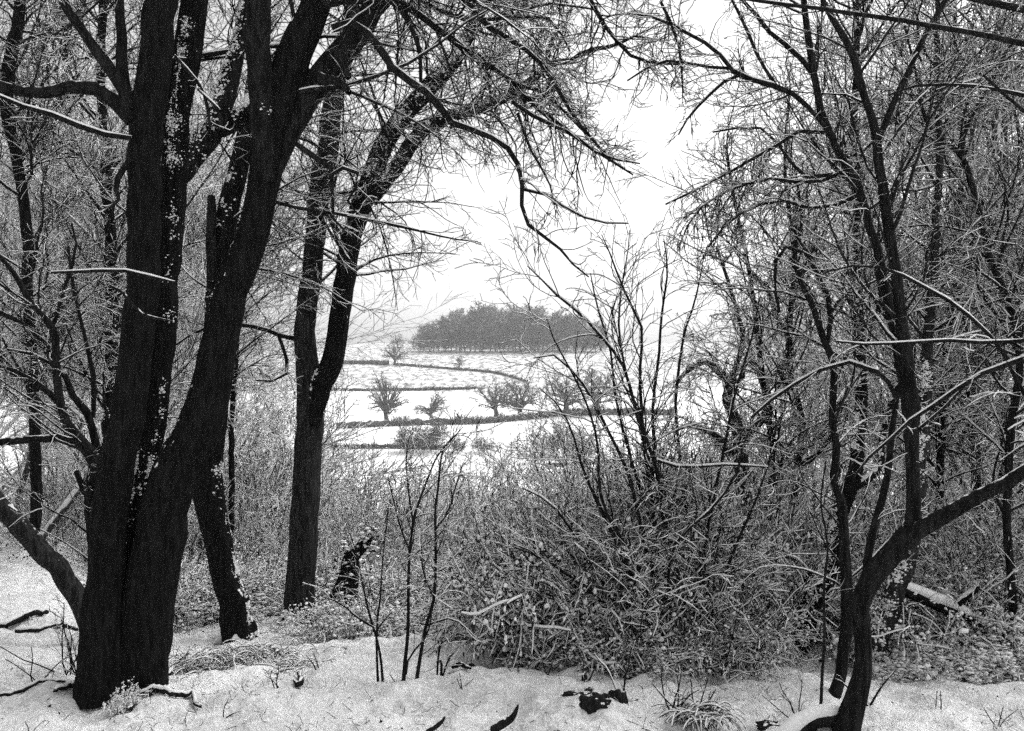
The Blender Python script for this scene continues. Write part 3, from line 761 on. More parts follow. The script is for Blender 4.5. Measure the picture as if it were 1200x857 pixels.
# --- B: two-stemmed tree
dB = 6.9; bB = on_ground(351, dB)
B = main_tree('tree', 'two-stemmed dark tree forking low, standing clear against the far fields', 'tree', bB, 2)
b1 = traced([(349, 752, 40), (350, 735, 36), (352, 690, 33), (355, 640, 32), (359, 557, 31), (364, 480, 30), (361, 440, 27), (358, 400, 24), (360, 360, 23), (365, 330, 23), (369, 280, 22), (374, 230, 23), (384, 170, 23), (391, 110, 22), (402, 60, 20), (414, 0, 17), (430, -100, 14), (450, -300, 7)], dB, rng=B['rng'])
b2 = traced([(366, 500, 16), (373, 465, 22), (385, 435, 25), (395, 400, 23), (403, 330, 23), (412, 280, 23), (424, 240, 23), (434, 215, 24), (446, 180, 22), (459, 155, 21), (478, 130, 20), (498, 107, 20), (517, 88, 18), (538, 62, 16), (556, 25, 15), (572, -5, 13), (600, -80, 10), (620, -200, 5)], dB - .05, rng=B['rng'])
stem(B, b1, mat='trunk_grey', seed=2, flare=.25, ridges=.05); stem(B, b2, mat='trunk', seed=6, ridges=.05)
limb(B, 'b3', [(436, 238, 13), (452, 215, 17), (468, 190, 18), (488, 160, 17), (503, 147, 16), (520, 138, 15), (550, 130, 13), (575, 122, 13), (600, 111, 11), (622, 95, 10), (640, 78, 9), (652, 73, 8), (668, 72, 7), (690, 59, 6), (722, 54, 4), (740, 43, 3), (775, 48, 2)], dB, dB - .3)
limb(B, 'b4', [(640, 82, 7), (643, 62, 6), (648, 45, 5), (650, 38, 4)], dB - .2, dB - .2)
limb(B, 'bl', [(348, 398, 6), (325, 392, 5), (300, 383, 5), (260, 380, 4), (228, 390, 3), (205, 405, 2)], dB, 6.4)
limb(B, 'bl2', [(326, 392, 4), (335, 420, 4), (336, 437, 4), (322, 446, 3), (300, 446, 2)], 6.8, 6.5)
limb(B, 'bt', [(386, 250, 3), (400, 290, 4), (415, 312, 4)], dB - .1, 6.5)
for key, dn, l1m in (('b3', 7, .8), ('bl', 5, .6), ('b4', 8, .5), ('bl2', 4, .4)):
    spray(B, lim[key], (dn, 8, 10), (.3, .5, .5), l1m, (55, 45, 45), (.2, 1), (-.02, 0, 0), (.15, .2, .22), .0022, .2, sky_gap)
spray(B, (b1[0][:, 20:], b1[1][:, 20:]), (5, 7, 8), (.3, .45, .5), 1.3, (60, 45, 45), (.1, 1), (-.01, 0, 0), tip=.0022, keep=sky_gap, l1min=.5)
spray(B, (b2[0][:, 6:], b2[1][:, 6:]), (5, 6, 7), (.4, .45, .5), 1.1, (60, 45, 45), (.1, 1), (-.02, -.01, 0), tip=.0022, keep=sky_gap, l1min=.4)
B['cl'] += [clumps((b2[0][:, 18:36], b2[1][:, 18:36]), 420, .015, B['rng'], (-.3, -1, .5), .6), clumps((b2[0][:, 36:50], b2[1][:, 36:50]), 150, .014, B['rng'], (-.5, -1, .4), .5),
            clumps((lim['b3'][0][:, :14], lim['b3'][1][:, :14]), 260, .014, B['rng'], (-.2, -.7, .8), .5), clumps((b2[0][:, 2:5], b2[1][:, 2:5]), 25, .025, B['rng'], (-1, -.4, .4), .3)]
finish(B, snow_th=.004)

# --- C: leaning trunk behind A
dC = 6.4; bC = on_ground(281, dC)
C = main_tree('tree', 'dark trunk curving up behind the big tree, snow along its right edge at the foot', 'tree', bC, 3)
c1 = traced([(283, 758, 40), (281, 742, 36), (272, 700, 31), (261, 660, 29), (253, 620, 31), (246, 580, 34), (244, 557, 33), (248, 500, 32), (252, 440, 30), (254, 380, 30), (257, 320, 28), (263, 270, 25), (272, 230, 23), (282, 190, 21), (292, 140, 19), (300, 80, 16), (310, 0, 14), (320, -150, 9)], dC, rng=C['rng'])
stem(C, c1, seed=4, flare=.4, mat='trunk')
limb(C, 'cs', [(249, 330, 11), (248, 290, 12), (248, 250, 11), (248, 230, 9)], dC - .1, dC - .1)
spray(C, (c1[0][:, 14:], c1[1][:, 14:]), (4, 7, 8), (.3, .45, .5), 1.2, (60, 45, 45), (.05, 1), tip=.0022, l1min=.3)
C['cl'] += [clumps((c1[0][:, 1:14], c1[1][:, 1:14]), 300, .013, C['rng'], (1, -.25, .25), .25), clumps((c1[0][:, 22:], c1[1][:, 22:]), 260, .013, C['rng'], (-.5, -1, .3), .5)]
finish(C)

# --- small trees on the left
def simple_tree(name, label, stems, seed, d, mat='limb', dens=(3, 7, 8), l1=.8, tip=.0018, base_px=None, lf=.35, up=0.0, snow_th=.006, tr=(.2, 1), cat='tree', twm='twig', basep=None, sides=12, keep=None):
    b0 = P(*stems[0][0][0][:2], stems[0][1]) if basep is None else basep
    T = main_tree(name, label, cat, b0, seed)
    for k, (path, dd, de) in enumerate(stems):
        b = traced(path, dd, 10, .006, T['rng'], de)
        trunk_obj('trunk' if k == 0 else 'limb', b, M[mat], T['root'], T['base'], sides, .15 if k == 0 else 0, .05, k + seed, 2 if k == 0 else 1)
        T['caps'].append(snowcap(b, .003, .12, .012, .42, T['rng'], .7))
        spray(T, b, dens, (lf, .45, .5), l1, (48, 45, 45), tr, (up, 0, 0), tip=tip, keep=keep)
        T.setdefault('st', []).append(b)
    return T

T = simple_tree('tree', 'black many-branched small tree with snow-lined limbs growing left from beside the big trunk', [
    ([(116, 760, 9), (112, 700, 9), (106, 620, 9), (103, 585, 10), (112, 560, 14), (112, 546, 15), (103, 530, 15), (94, 518, 14), (84, 505, 12), (75, 490, 10), (70, 465, 9), (66, 434, 9), (64, 405, 8), (62, 385, 8), (50, 370, 7), (35, 353, 7), (22, 330, 6), (0, 301, 5), (-30, 280, 4)], 5.0, 4.6),
    ([(66, 432, 6), (60, 415, 8), (45, 396, 7), (34, 384, 7), (20, 377, 6), (0, 366, 6), (-40, 350, 5)], 4.9, 4.5),
    ([(74, 480, 6), (62, 465, 7), (40, 447, 6), (20, 436, 5), (0, 430, 5), (-40, 420, 4)], 4.9, 4.4),
    ([(94, 522, 10), (78, 515, 10), (60, 514, 9), (35, 515, 9), (10, 518, 9), (-20, 520, 8), (-80, 505, 6)], 4.9, 4.4),
    ([(112, 548, 8), (113, 525, 10), (108, 500, 9), (100, 482, 9), (87, 468, 8), (78, 445, 7), (64, 430, 5), (40, 416, 4), (10, 410, 3)], 5.0, 4.8),
    ([(109, 490, 5), (110, 450, 6), (105, 420, 5), (94, 371, 4), (85, 330, 4), (80, 290, 3)], 5.0, 5.2),
    ([(62, 385, 5), (72, 350, 4), (82, 320, 4), (90, 290, 3), (84, 262, 2)], 4.9, 5.0),
    ([(90, 552, 6), (97, 572, 7), (102, 586, 6), (100, 560, 4)], 4.9, 4.9)], 21, 4.9, dens=(5, 7, 8), l1=.6, basep=on_ground(114, 5.05))
finish(T)
T = simple_tree('tree', 'grey bare trunk leaning away to the left behind the big tree, crossing the snow', [
    ([(108, 730, 22), (98, 712, 22), (75, 678, 22), (50, 645, 22), (28, 622, 22), (5, 598, 21), (-30, 560, 20), (-90, 480, 17), (-140, 380, 14)], 5.5, 5.1)], 22, 5.3, mat='trunk_grey', dens=(1, 5, 6), tr=(.5, 1), sides=60, basep=on_ground(106, 5.6))
T['caps'] = []
finish(T)
T = simple_tree('tree', 'thin straight pole of a tree seen between the big trunk and the two-stemmed one', [
    ([(270, 640, 7), (272, 560, 7), (271, 500, 6.5), (275, 440, 6), (278, 380, 5), (276, 320, 4), (280, 240, 3)], 9.5, 9.5)], 23, 9.5, dens=(5, 6, 6), l1=.9, tip=.003, mat='trunk', basep=on_ground(270, 9.5))
finish(T)
T = simple_tree('tree', 'snow-mottled trunk in the wood seen just left of the big tree', [
    ([(118, 720, 12), (122, 600, 12), (128, 480, 14), (132, 380, 14), (130, 300, 13), (124, 200, 12), (118, 100, 10), (120, 0, 9), (118, -200, 5)], 8.2, 8.4)], 24, 8.2, dens=(5, 7, 7), l1=1.4, tip=.0028, mat='trunk', basep=on_ground(118, 8.2))
T['cl'] += [clumps(T['st'][0], 500, .014, T['rng'], (-.5, -1, .3), .6)]
finish(T)
T = simple_tree('tree', 'slim trunk at the left edge of the picture, knotted near the top', [
    ([(40, 640, 12), (42, 540, 12), (35, 400, 12), (30, 260, 12), (18, 180, 12), (8, 120, 15), (14, 60, 14), (24, 0, 12), (30, -150, 8)], 7.5, 7.2)], 25, 7.2, dens=(6, 7, 8), l1=1.3, tip=.0026, mat='trunk', basep=on_ground(40, 7.5))
finish(T)

# --- G: the right-hand stems
bG = on_ground(994, 3.93)
g0 = traced([(986, 885, 32), (990, 862, 29), (998, 836, 25), (1006, 800, 21), (1011, 770, 18), (1010, 735, 18), (1008, 712, 20), (1013, 692, 22), (1030, 668, 23), (1050, 645, 23), (1068, 624, 23)], 3.9)
G = main_tree('tree', 'black bent tree nearest on the right, elbowed at the foot with one limb reaching right', 'tree', bG, 4)
stem(G, g0, part='trunk', mat='limb', seed=2, flare=.12, sides=70, cap=False)
limb(G, 'g1', [(1058, 636, 18), (1080, 619, 19), (1100, 607, 18), (1120, 597, 17), (1138, 588, 16), (1165, 573, 15), (1200, 552, 14), (1240, 525, 13), (1300, 500, 9)], 3.9, 3.6, sides=40, cap=False)
G['caps'].append(snowcap(lim['g1'], .004, .1, .01, .5, G['rng'], .6))
g2 = limb(G, 'g2', [(1064, 640, 16), (1069, 610, 17), (1071, 580, 16), (1069, 525, 15), (1071, 490, 15), (1067, 455, 15), (1059, 395, 14), (1052, 350, 13), (1047, 297, 12), (1040, 252, 12), (1031, 199, 11), (1028, 161, 11), (1020, 135, 9), (1010, 105, 9), (1001, 70, 9), (987, 38, 8), (970, 15, 7), (960, -20, 6), (950, -120, 4)], 3.9, 4.1, sides=14)
limb(G, 'g3', [(1029, 165, 7), (1038, 140, 8), (1049, 116, 7), (1061, 94, 7), (1070, 70, 7), (1080, 50, 6), (1092, 24, 6), (1108, 2, 5), (1130, -40, 4)], 4.05, 4.1)
limb(G, 'g4', [(1066, 600, 9), (1067, 560, 9), (1060, 476, 9), (1050, 402, 10), (1040, 350, 11), (1029, 297, 10), (1015, 252, 9), (1008, 224, 9), (992, 196, 9), (975, 163, 8), (963, 133, 9), (955, 95, 8), (948, 50, 8), (942, 0, 7), (930, -80, 5)], 4.0, 4.3, sides=14)
limb(G, 'g5', [(1013, 690, 8), (1017, 655, 9), (1022, 627, 9), (1032, 590, 9), (1040, 557, 8), (1046, 500, 7), (1052, 460, 5), (1060, 430, 3)], 3.95, 4.2)
limb(G, 'g6', [(978, 165, 5), (955, 135, 5), (928, 110, 6), (900, 98, 7), (883, 93, 6), (866, 88, 6), (852, 74, 5), (838, 58, 5), (817, 45, 4), (796, 34, 4), (765, 20, 3), (740, 16, 2)], 4.15, 4.5)
limb(G, 'g7', [(856, 80, 4), (830, 79, 3.6), (812, 76, 3.4), (790, 70, 3), (762, 78, 2.6), (735, 95, 2)], 4.35, 4.5)
limb(G, 'g8', [(867, 88, 4), (850, 95, 3.6), (835, 108, 3.4), (815, 128, 3), (805, 140, 2.6), (795, 158, 2)], 4.35, 4.5)
limb(G, 'g9', [(966, 155, 5), (945, 150, 5), (915, 168, 4), (885, 185, 4), (850, 205, 3), (810, 225, 2.4), (780, 240, 2)], 4.2, 4.6)
limb(G, 'g10', [(955, 90, 6), (930, 60, 6), (905, 42, 5), (890, 22, 5), (870, 0, 4), (850, -40, 3)], 4.3, 4.5)
limb(G, 'g11', [(910, 102, 4), (890, 70, 4), (875, 35, 4), (858, 0, 3)], 4.3, 4.4)
limb(G, 'gl', [(975, 205, 5), (940, 205, 4), (900, 155, 3), (870, 150, 3), (835, 155, 2)], 4.2, 4.5)
limb(G, 'g12', [(830, -60, 5), (775, 0, 4), (791, 35, 4), (798, 70, 3.4), (800, 110, 2)], 4.4, 4.4)
limb(G, 'g13', [(992, 200, 5), (950, 215, 4), (900, 210, 4), (850, 225, 3), (815, 250, 2.4), (795, 290, 1.6)], 4.2, 4.5)
limb(G, 'g14', [(1008, 228, 5), (960, 245, 4), (910, 235, 3.6), (860, 255, 3), (830, 290, 2)], 4.2, 4.6)
arc = [('h1', [(1029, 437, 6), (1015, 428, 5), (1000, 424, 5), (970, 430, 5), (935, 448, 4), (900, 472, 4), (880, 490, 3)], 4.0, 4.3),
       ('h2', [(1050, 470, 4), (1042, 450, 5), (1028, 436, 5)], 3.95, 4.0)]
for key, pth, d0, d1 in arc: limb(G, key, pth, d0, d1)
RTB = None
for key, dn, l1m, u in (('g2', 3, 1.1, .04), ('g3', 4, .8, .04), ('g4', 4, 1.1, .02), ('g5', 3, .5, .03), ('g6', 15, .6, -.03), ('g7', 16, .5, -.02), ('g8', 16, .55, -.04), ('g12', 13, .6, -.03), ('g13', 24, .8, -.08), ('g14', 24, .8, -.08), ('g9', 24, .8, -.08), ('g10', 7, .7, .0), ('g11', 7, .5, 0), ('gl', 9, .55, -.06), ('h1', 6, .45, 0), ('g1', 4, .5, .03)):
    spray(G, lim[key], (dn, 8, 9), (.32, .5, .5), l1m, (48, 45, 45), (.15, 1), (u, u * .5, 0), (.11, .15, .18), .0015, .12, sky_gap)
finish(G)
# snow-laden root running left from its foot
T = simple_tree('surface_root', 'thick root under a pillow of snow left of the bent tree foot', [
    ([(992, 845, 22), (970, 842, 20), (948, 848, 20), (925, 868, 24), (900, 885, 20)], 3.95, 3.85)], 31, 3.9, dens=(0, 0, 0), cat='root', basep=on_ground(960, 3.9))
T['caps'] = [snowcap(T['st'][0], .012, .35, .032, -.1, T['rng'], .92)]
T['twigs'] = []; finish(T)

T = simple_tree('tree', 'slender dark stem rising just left of the bent tree, forked at mid height', [
    ([(971, 838, 20), (976, 815, 15), (986, 781, 13), (992, 725, 15), (992, 680, 13), (986, 599, 11), (976, 557, 9), (981, 535, 9), (976, 500, 8), (977, 434, 8), (967, 402, 8), (958, 375, 7), (951, 355, 7), (942, 338, 6), (935, 322, 6), (931, 294, 5), (940, 260, 4), (932, 200, 3)], 4.3, 4.6),
    ([(970, 402, 5), (973, 375, 6), (975, 362, 5), (965, 335, 5), (954, 315, 5), (941, 292, 4), (930, 270, 3)], 4.5, 4.6),
    ([(940, 296, 4), (925, 289, 4), (914, 294, 4), (909, 310, 4), (908, 335, 4), (910, 352, 3.6), (914, 367, 3.4)], 4.55, 4.5),
    ([(974, 366, 3), (985, 350, 4), (1000, 340, 4), (1020, 332, 3), (1032, 326, 3)], 4.5, 4.6)], 32, 4.3, dens=(5, 7, 8), l1=.6, up=.02, basep=on_ground(976, 4.3), keep=sky_gap)
finish(T)
T = simple_tree('tree', 'thin black rod of a sapling left of the bent tree', [
    ([(961, 845, 3.6), (963, 800, 3.4), (966, 740, 3), (965, 690, 3), (970, 640, 2.4), (962, 590, 2), (968, 540, 1.4)], 4.1, 4.2)], 33, 4.1, dens=(2, 4, 5), l1=.3, tip=.0014, basep=on_ground(961, 4.08))
finish(T)
T = simple_tree('tree', 'dark trunk leaning right behind the bent tree, rising into the upper wood', [
    ([(925, 795, 30), (930, 778, 26), (945, 725, 24), (958, 700, 23), (970, 680, 22), (976, 650, 21), (979, 620, 20), (987, 595, 19), (1001, 565, 17), (1006, 520, 15), (1008, 470, 14), (1006, 385, 13), (1004, 330, 11), (1000, 297, 10), (1003, 220, 9), (1000, 150, 8), (1004, 60, 7), (1000, -60, 6), (990, -200, 3)], 5.6, 6.0),
    ([(1000, 574, 10), (1016, 562, 10), (1030, 545, 9), (1035, 510, 7), (1045, 470, 6), (1070, 400, 5)], 5.7, 6.2)], 34, 5.6, mat='trunk', dens=(4, 7, 8), l1=1.1, tr=(.35, 1), tip=.002, sides=20, basep=on_ground(928, 5.6), keep=sky_gap)
T['cl'] += [clumps(T['st'][0], 420, .013, T['rng'], (-.9, -.5, .5), .4)]
finish(T)
T = simple_tree('tree', 'trunk plastered with snow lumps directly behind the bent tree', [
    ([(1018, 785, 30), (1024, 760, 28), (1036, 725, 25), (1047, 697, 23), (1058, 668, 21), (1066, 640, 20), (1072, 600, 18), (1078, 540, 16), (1085, 470, 14), (1088, 400, 12), (1095, 300, 10), (1100, 180, 8), (1098, 60, 6), (1100, -60, 4)], 5.1, 5.6)], 35, 5.1, mat='trunk_snowy', dens=(4, 7, 8), l1=1.0, tr=(.35, 1), tip=.002, sides=20, basep=on_ground(1020, 5.15))
T['cl'] += [clumps((T['st'][0][0][:, :20], T['st'][0][1][:, :20]), 260, .012, T['rng'], (-.7, -.9, .5), .55)]
finish(T)
T = simple_tree('tree', 'curving snow-edged pole of a tree in the right part of the wood', [
    ([(1190, 780, 9), (1186, 700, 9), (1180, 600, 9), (1186, 500, 9), (1196, 420, 8), (1180, 350, 8), (1159, 300, 7), (1148, 250, 7), (1141, 227, 7), (1134, 200, 7), (1127, 182, 6), (1108, 168, 5), (1090, 150, 5), (1080, 125, 4), (1072, 80, 3), (1060, 30, 2.4)], 5.2, 4.9),
    ([(1128, 184, 4), (1128, 165, 5), (1141, 133, 4), (1160, 100, 4), (1180, 60, 3), (1200, 30, 2)], 4.9, 5.0)], 36, 5.0, dens=(6, 8, 8), l1=.9, tip=.0017, basep=on_ground(1190, 5.2))
finish(T)
# branches reaching in from a tree that stands off the right edge
T = simple_tree('tree', 'tree off the right edge sending long snow-lined branches across the upper right corner', [
    ([(1500, 1100, 60), (1505, 700, 54), (1500, 400, 50), (1490, 100, 44), (1480, -200, 36), (1470, -600, 20)], 3.2, 3.2),
    ([(1490, 120, 14), (1400, 105, 12), (1300, 80, 10), (1240, 62, 8), (1200, 52, 7), (1150, 41, 6.4), (1110, 34, 6), (1060, 25, 5.4), (1005, 17, 5), (950, 9, 4.4), (900, 3, 4), (850, -4, 3), (790, -14, 2)], 3.2, 3.0),
    ([(1490, 60, 14), (1350, 40, 12), (1260, 25, 10), (1200, 11, 9), (1145, 0, 7), (1080, -20, 5)], 3.2, 3.0),
    ([(1490, 380, 12), (1350, 370, 10), (1250, 400, 8), (1200, 421, 7), (1159, 434, 6), (1130, 450, 5.5), (1110, 465, 5), (1085, 480, 5), (1072, 488, 4), (1040, 518, 3.4), (1015, 539, 3), (1000, 560, 2)], 3.2, 3.7),
    ([(1490, 330, 10), (1350, 360, 8), (1250, 392, 6), (1200, 399, 5), (1162, 402, 4.5), (1110, 399, 4), (1060, 402, 3.4), (1015, 404, 3), (980, 400, 2)], 3.2, 3.7),
    ([(1490, 560, 10), (1350, 540, 8), (1250, 500, 6), (1205, 470, 5), (1180, 420, 4.6), (1159, 392, 4.5), (1124, 360, 4.5), (1103, 347, 4.4), (1082, 336, 4), (1062, 325, 4), (1040, 315, 3.6), (1005, 311, 3), (970, 318, 2)], 3.2, 3.8),
    ([(1490, 160, 10), (1350, 140, 8), (1260, 125, 6), (1200, 112, 5), (1170, 106, 4.4), (1141, 101, 4), (1105, 99, 3.6), (1068, 101, 3), (1040, 112, 2)], 3.2, 3.8),
    ([(1490, 260, 10), (1350, 240, 7), (1250, 170, 5), (1200, 130, 4), (1170, 105, 3.4), (1152, 88, 3)], 3.2, 3.4)], 37, 3.2, dens=(3.2, 6, 7), l1=.45, lf=.2, tip=.0013, basep=on_ground(1500, 3.2), sides=12)
finish(T, snow_th=.005)
# twisted snowy oak in the middle distance right of the gap
T = simple_tree('tree', 'twisted oak with thick snow on its contorted limbs, beyond the fanning shrub', [
    ([(880, 640, 20), (872, 580, 18), (866, 520, 15), (862, 490, 13), (852, 470, 12), (855, 452, 11), (845, 437, 10), (828, 424, 9), (812, 430, 8), (800, 440, 5), (790, 455, 3)], 10, 9.6),
    ([(866, 520, 12), (885, 500, 11), (900, 480, 10), (896, 450, 10), (888, 432, 10), (880, 424, 9), (868, 428, 8), (872, 440, 7), (860, 448, 5)], 10, 9.8),
    ([(868, 540, 10), (850, 520, 9), (830, 505, 8), (812, 498, 6), (790, 505, 4)], 10, 9.6),
    ([(896, 455, 8), (915, 430, 8), (925, 400, 7), (910, 370, 6), (900, 340, 5), (880, 320, 3)], 9.9, 10),
    ([(852, 460, 7), (870, 400, 6), (862, 360, 5), (850, 320, 4), (840, 290, 3)], 9.9, 10)], 38, 10, mat='trunk_snowy', dens=(5, 7, 8), l1=1.2, tip=.003, basep=on_ground(880, 10), twm='twig_snowy', keep=sky_gap)
finish(T, snow_th=.012, mat='twig_snowy')
# more poles between the right-hand stems
for k, (pth, d, lb) in enumerate([
    ([(1145, 760, 12), (1143, 680, 12), (1146, 600, 11), (1140, 500, 10), (1135, 400, 9), (1120, 300, 8), (1128, 180, 6), (1120, 60, 5), (1118, -60, 3)], 8.0, 'straight dark trunk in the wood at far right above the fallen log'),
    ([(1172, 760, 12), (1172, 690, 12), (1175, 600, 11), (1178, 500, 9), (1172, 380, 8), (1180, 260, 7), (1176, 120, 5), (1170, 0, 3)], 8.6, 'second dark trunk in the wood, right of the straight one above the log'),
    ([(1095, 740, 10), (1088, 660, 10), (1100, 600, 9), (1104, 500, 8), (1110, 400, 8), (1122, 330, 7), (1150, 250, 6), (1165, 150, 4), (1170, 60, 3)], 7.4, 'slightly curved trunk in the wood just right of the bent tree limb'),
    ([(935, 700, 7), (930, 600, 7), (940, 500, 7), (925, 420, 6), (930, 300, 5), (920, 200, 4), (926, 100, 3)], 7.0, 'slim upright stem behind the forked slender one'),
    ([(905, 740, 8), (898, 640, 8), (905, 540, 7), (892, 430, 6), (880, 330, 5), (862, 240, 4), (850, 170, 3)], 7.0, 'slim stem leaning left above the leafy bush')]):
    T = simple_tree('tree', lb, [(pth, d, d + .3)], 50 + k, d, mat='trunk', dens=(5, 7, 7), l1=1.1, tip=.0024, basep=on_ground(pth[0][0], d), keep=sky_gap)
    T['cl'] += [clumps(T['st'][0], 200, .012, T['rng'], (-.5, -1, .4), .5)]
    finish(T)
print('main trees done')

# --- H: fanning shrub right of the gap
H = main_tree('shrub', 'big shrub fanning open with dark rods against the sky, right of the gap', 'shrub', on_ground(790, 5.3), 6)
fan = [([(798, 775, 6), (790, 700, 6), (783, 620, 6), (768, 545, 6), (752, 502, 6), (740, 462, 5.5), (729, 427, 5), (705, 395, 5), (682, 370, 4.4), (652, 346, 3.6), (635, 328, 2.8), (618, 312, 1.6)], 5.3, 4.9),
       ([(794, 770, 6), (780, 700, 6), (765, 600, 6), (755, 520, 6), (750, 440, 5), (752, 385, 4.6), (738, 355, 4), (724, 322, 3.4), (716, 300, 2.6), (705, 275, 1.6)], 5.2, 5.0),
       ([(785, 772, 6), (765, 680, 6), (745, 590, 6), (736, 553, 6), (720, 520, 5), (705, 490, 5), (690, 460, 4), (670, 434, 3.4), (645, 415, 2.8), (625, 420, 1.6)], 5.2, 4.8),
       ([(780, 774, 6), (750, 700, 6), (720, 630, 5.5), (700, 590, 5), (680, 540, 4), (668, 500, 3.4), (650, 470, 2.6), (632, 455, 1.6)], 5.1, 4.8),
       ([(800, 770, 6), (785, 650, 6), (770, 560, 5.5), (765, 480, 5), (772, 420, 4.6), (775, 370, 4), (782, 320, 3), (778, 280, 1.6)], 5.3, 5.3),
       ([(802, 770, 5), (790, 640, 5), (760, 540, 5), (742, 470, 4.6), (730, 420, 4), (725, 380, 3.6), (728, 340, 3), (735, 300, 2), (738, 270, 1.4)], 5.4, 5.3),
       ([(795, 770, 5), (770, 640, 5), (740, 540, 5), (722, 470, 4), (715, 410, 3.6), (700, 360, 3), (692, 320, 1.6)], 5.3, 5.1),
       ([(788, 774, 5), (745, 660, 5), (706, 590, 5), (700, 520, 4), (690, 480, 3.6), (672, 440, 3), (650, 400, 2.4), (640, 372, 1.4)], 5.0, 4.8),
       ([(806, 770, 6), (808, 660, 5.6), (800, 560, 5), (792, 480, 5), (800, 400, 4), (815, 350, 3), (825, 300, 1.6)], 5.3, 5.5),
       ([(806, 770, 6), (820, 680, 5.6), (835, 590, 5), (850, 520, 4.6), (862, 460, 4), (880, 400, 3), (890, 350, 1.8)], 5.2, 5.0),
       ([(812, 774, 5), (840, 700, 5), (862, 640, 4.6), (880, 600, 4), (892, 570, 3), (905, 530, 2)], 5.1, 4.9),
       ([(786, 776, 6), (740, 735, 6), (700, 700, 5), (660, 670, 4.4), (625, 650, 3.4), (600, 640, 2)], 5.1, 4.9),
       ([(780, 776, 5), (720, 700, 5), (680, 640, 4.4), (655, 600, 3.6), (630, 580, 2.6), (612, 572, 1.6)], 5.1, 5.0),
       ([(783, 690, 5), (790, 640, 4.6), (830, 600, 4.6), (850, 577, 4.4), (862, 560, 4), (868, 530, 3), (880, 500, 2)], 4.9, 4.7),
       ([(770, 540, 4), (800, 548, 4), (850, 545, 3), (900, 548, 2.4)], 5, 4.9)]
for k, (pth, d0, d1) in enumerate(fan):
    b = traced([(a_, b_, c_ * .72) for a_, b_, c_ in pth], d0, 9, .006, H['rng'], d1)
    trunk_obj('stem', b, M['limb'], H['root'], H['base'], 8, 0, .04, k + 1, 1)
    H['caps'].append(snowcap(b, .007, .3, .02, .3, H['rng'], .9))
    low = (b[0][:, :b[0].shape[1] // 2], b[1][:, :b[0].shape[1] // 2])
    spray(H, b, (4, 6, 7), (.3, .45, .5), .5, (38, 42, 42), (.25, 1), (.05, .01, 0), (.12, .16, .2), .0015, .1)
    spray(H, low, (5, 8, 9), (.5, .5, .5), .7, (65, 48, 45), (.1, 1), (-.01, -.01, 0), (.13, .16, .2), .002, .2)
finish(H, snow_th=.0035, patch=.45)

# --- J: saplings in the middle
for k, (lb, st) in enumerate([
    ('sapling with the tallest thin stem in the middle of the snowy clearing', [([(473, 800, 6), (475, 775, 5.5), (478, 732, 5), (479, 662, 4.5), (482, 630, 4), (486, 605, 4), (494, 580, 3.4), (503, 557, 3), (515, 530, 2.4), (530, 515, 1.6), (543, 500, 1.2)], 4.75, 4.9),
        ([(480, 645, 3), (470, 620, 2.6), (462, 590, 2.2), (455, 560, 1.6)], 4.8, 4.9), ([(484, 612, 3), (478, 570, 2.4), (476, 530, 2), (484, 500, 1.4)], 4.8, 5.0), ([(476, 790, 3.4), (480, 770, 3), (500, 745, 2.6), (506, 720, 2)], 4.75, 4.6)]),
    ('sapling curving up right of the tallest one, forked knee-high', [([(488, 802, 6), (492, 775, 5.5), (499, 732, 5), (508, 705, 5), (510, 680, 4.4), (511, 640, 4.2), (510, 605, 4), (513, 575, 3.6), (516, 545, 3), (522, 520, 2.4), (536, 508, 1.6)], 4.75, 4.7),
        ([(500, 733, 3.4), (515, 728, 3), (530, 725, 2.6), (545, 735, 2), (560, 750, 1.4)], 4.75, 4.6), ([(511, 620, 3), (525, 600, 2.6), (534, 570, 2.2), (542, 545, 1.6)], 4.7, 4.7), ([(508, 700, 3), (496, 670, 2.6), (494, 640, 2)], 4.7, 4.7)]),
    ('two-stemmed short sapling left of the tallest one', [([(449, 802, 4), (446, 770, 3.8), (440, 742, 3.6), (432, 718, 3.4), (428, 700, 3), (424, 680, 2.4), (418, 650, 1.8), (410, 625, 1.4)], 4.75, 4.7),
        ([(443, 802, 4), (442, 770, 3.6), (441, 735, 3.2), (446, 700, 3), (447, 680, 2.6), (450, 640, 2), (455, 600, 1.4)], 4.75, 4.8), ([(438, 735, 3), (420, 725, 3), (400, 708, 2.4), (380, 700, 1.6)], 4.7, 4.6), ([(441, 740, 2.6), (452, 725, 2.4), (459, 718, 2)], 4.7, 4.6)]),
    ('low leafless sprig in the snow right of the saplings', [([(512, 798, 3), (514, 765, 2.8), (519, 750, 2.4), (521, 738, 2)], 4.8, 4.8), ([(517, 798, 4), (517, 775, 4), (511, 776, 2)], 4.78, 4.8), ([(518, 795, 3), (526, 772, 2.4), (532, 765, 1.6)], 4.8, 4.8)])]):
    st = [([(a_, b_, c_ * .75) for a_, b_, c_ in p_], e_, f_) for p_, e_, f_ in st]
    T = simple_tree('sapling', lb, st, 60 + k, 4.7, dens=(9, 9, 9), l1=.55, tip=.0011, up=.04, basep=on_ground(st[0][0][0][0], 4.75), cat='sapling', tr=(.3, 1))
    finish(T, snow_th=.004)

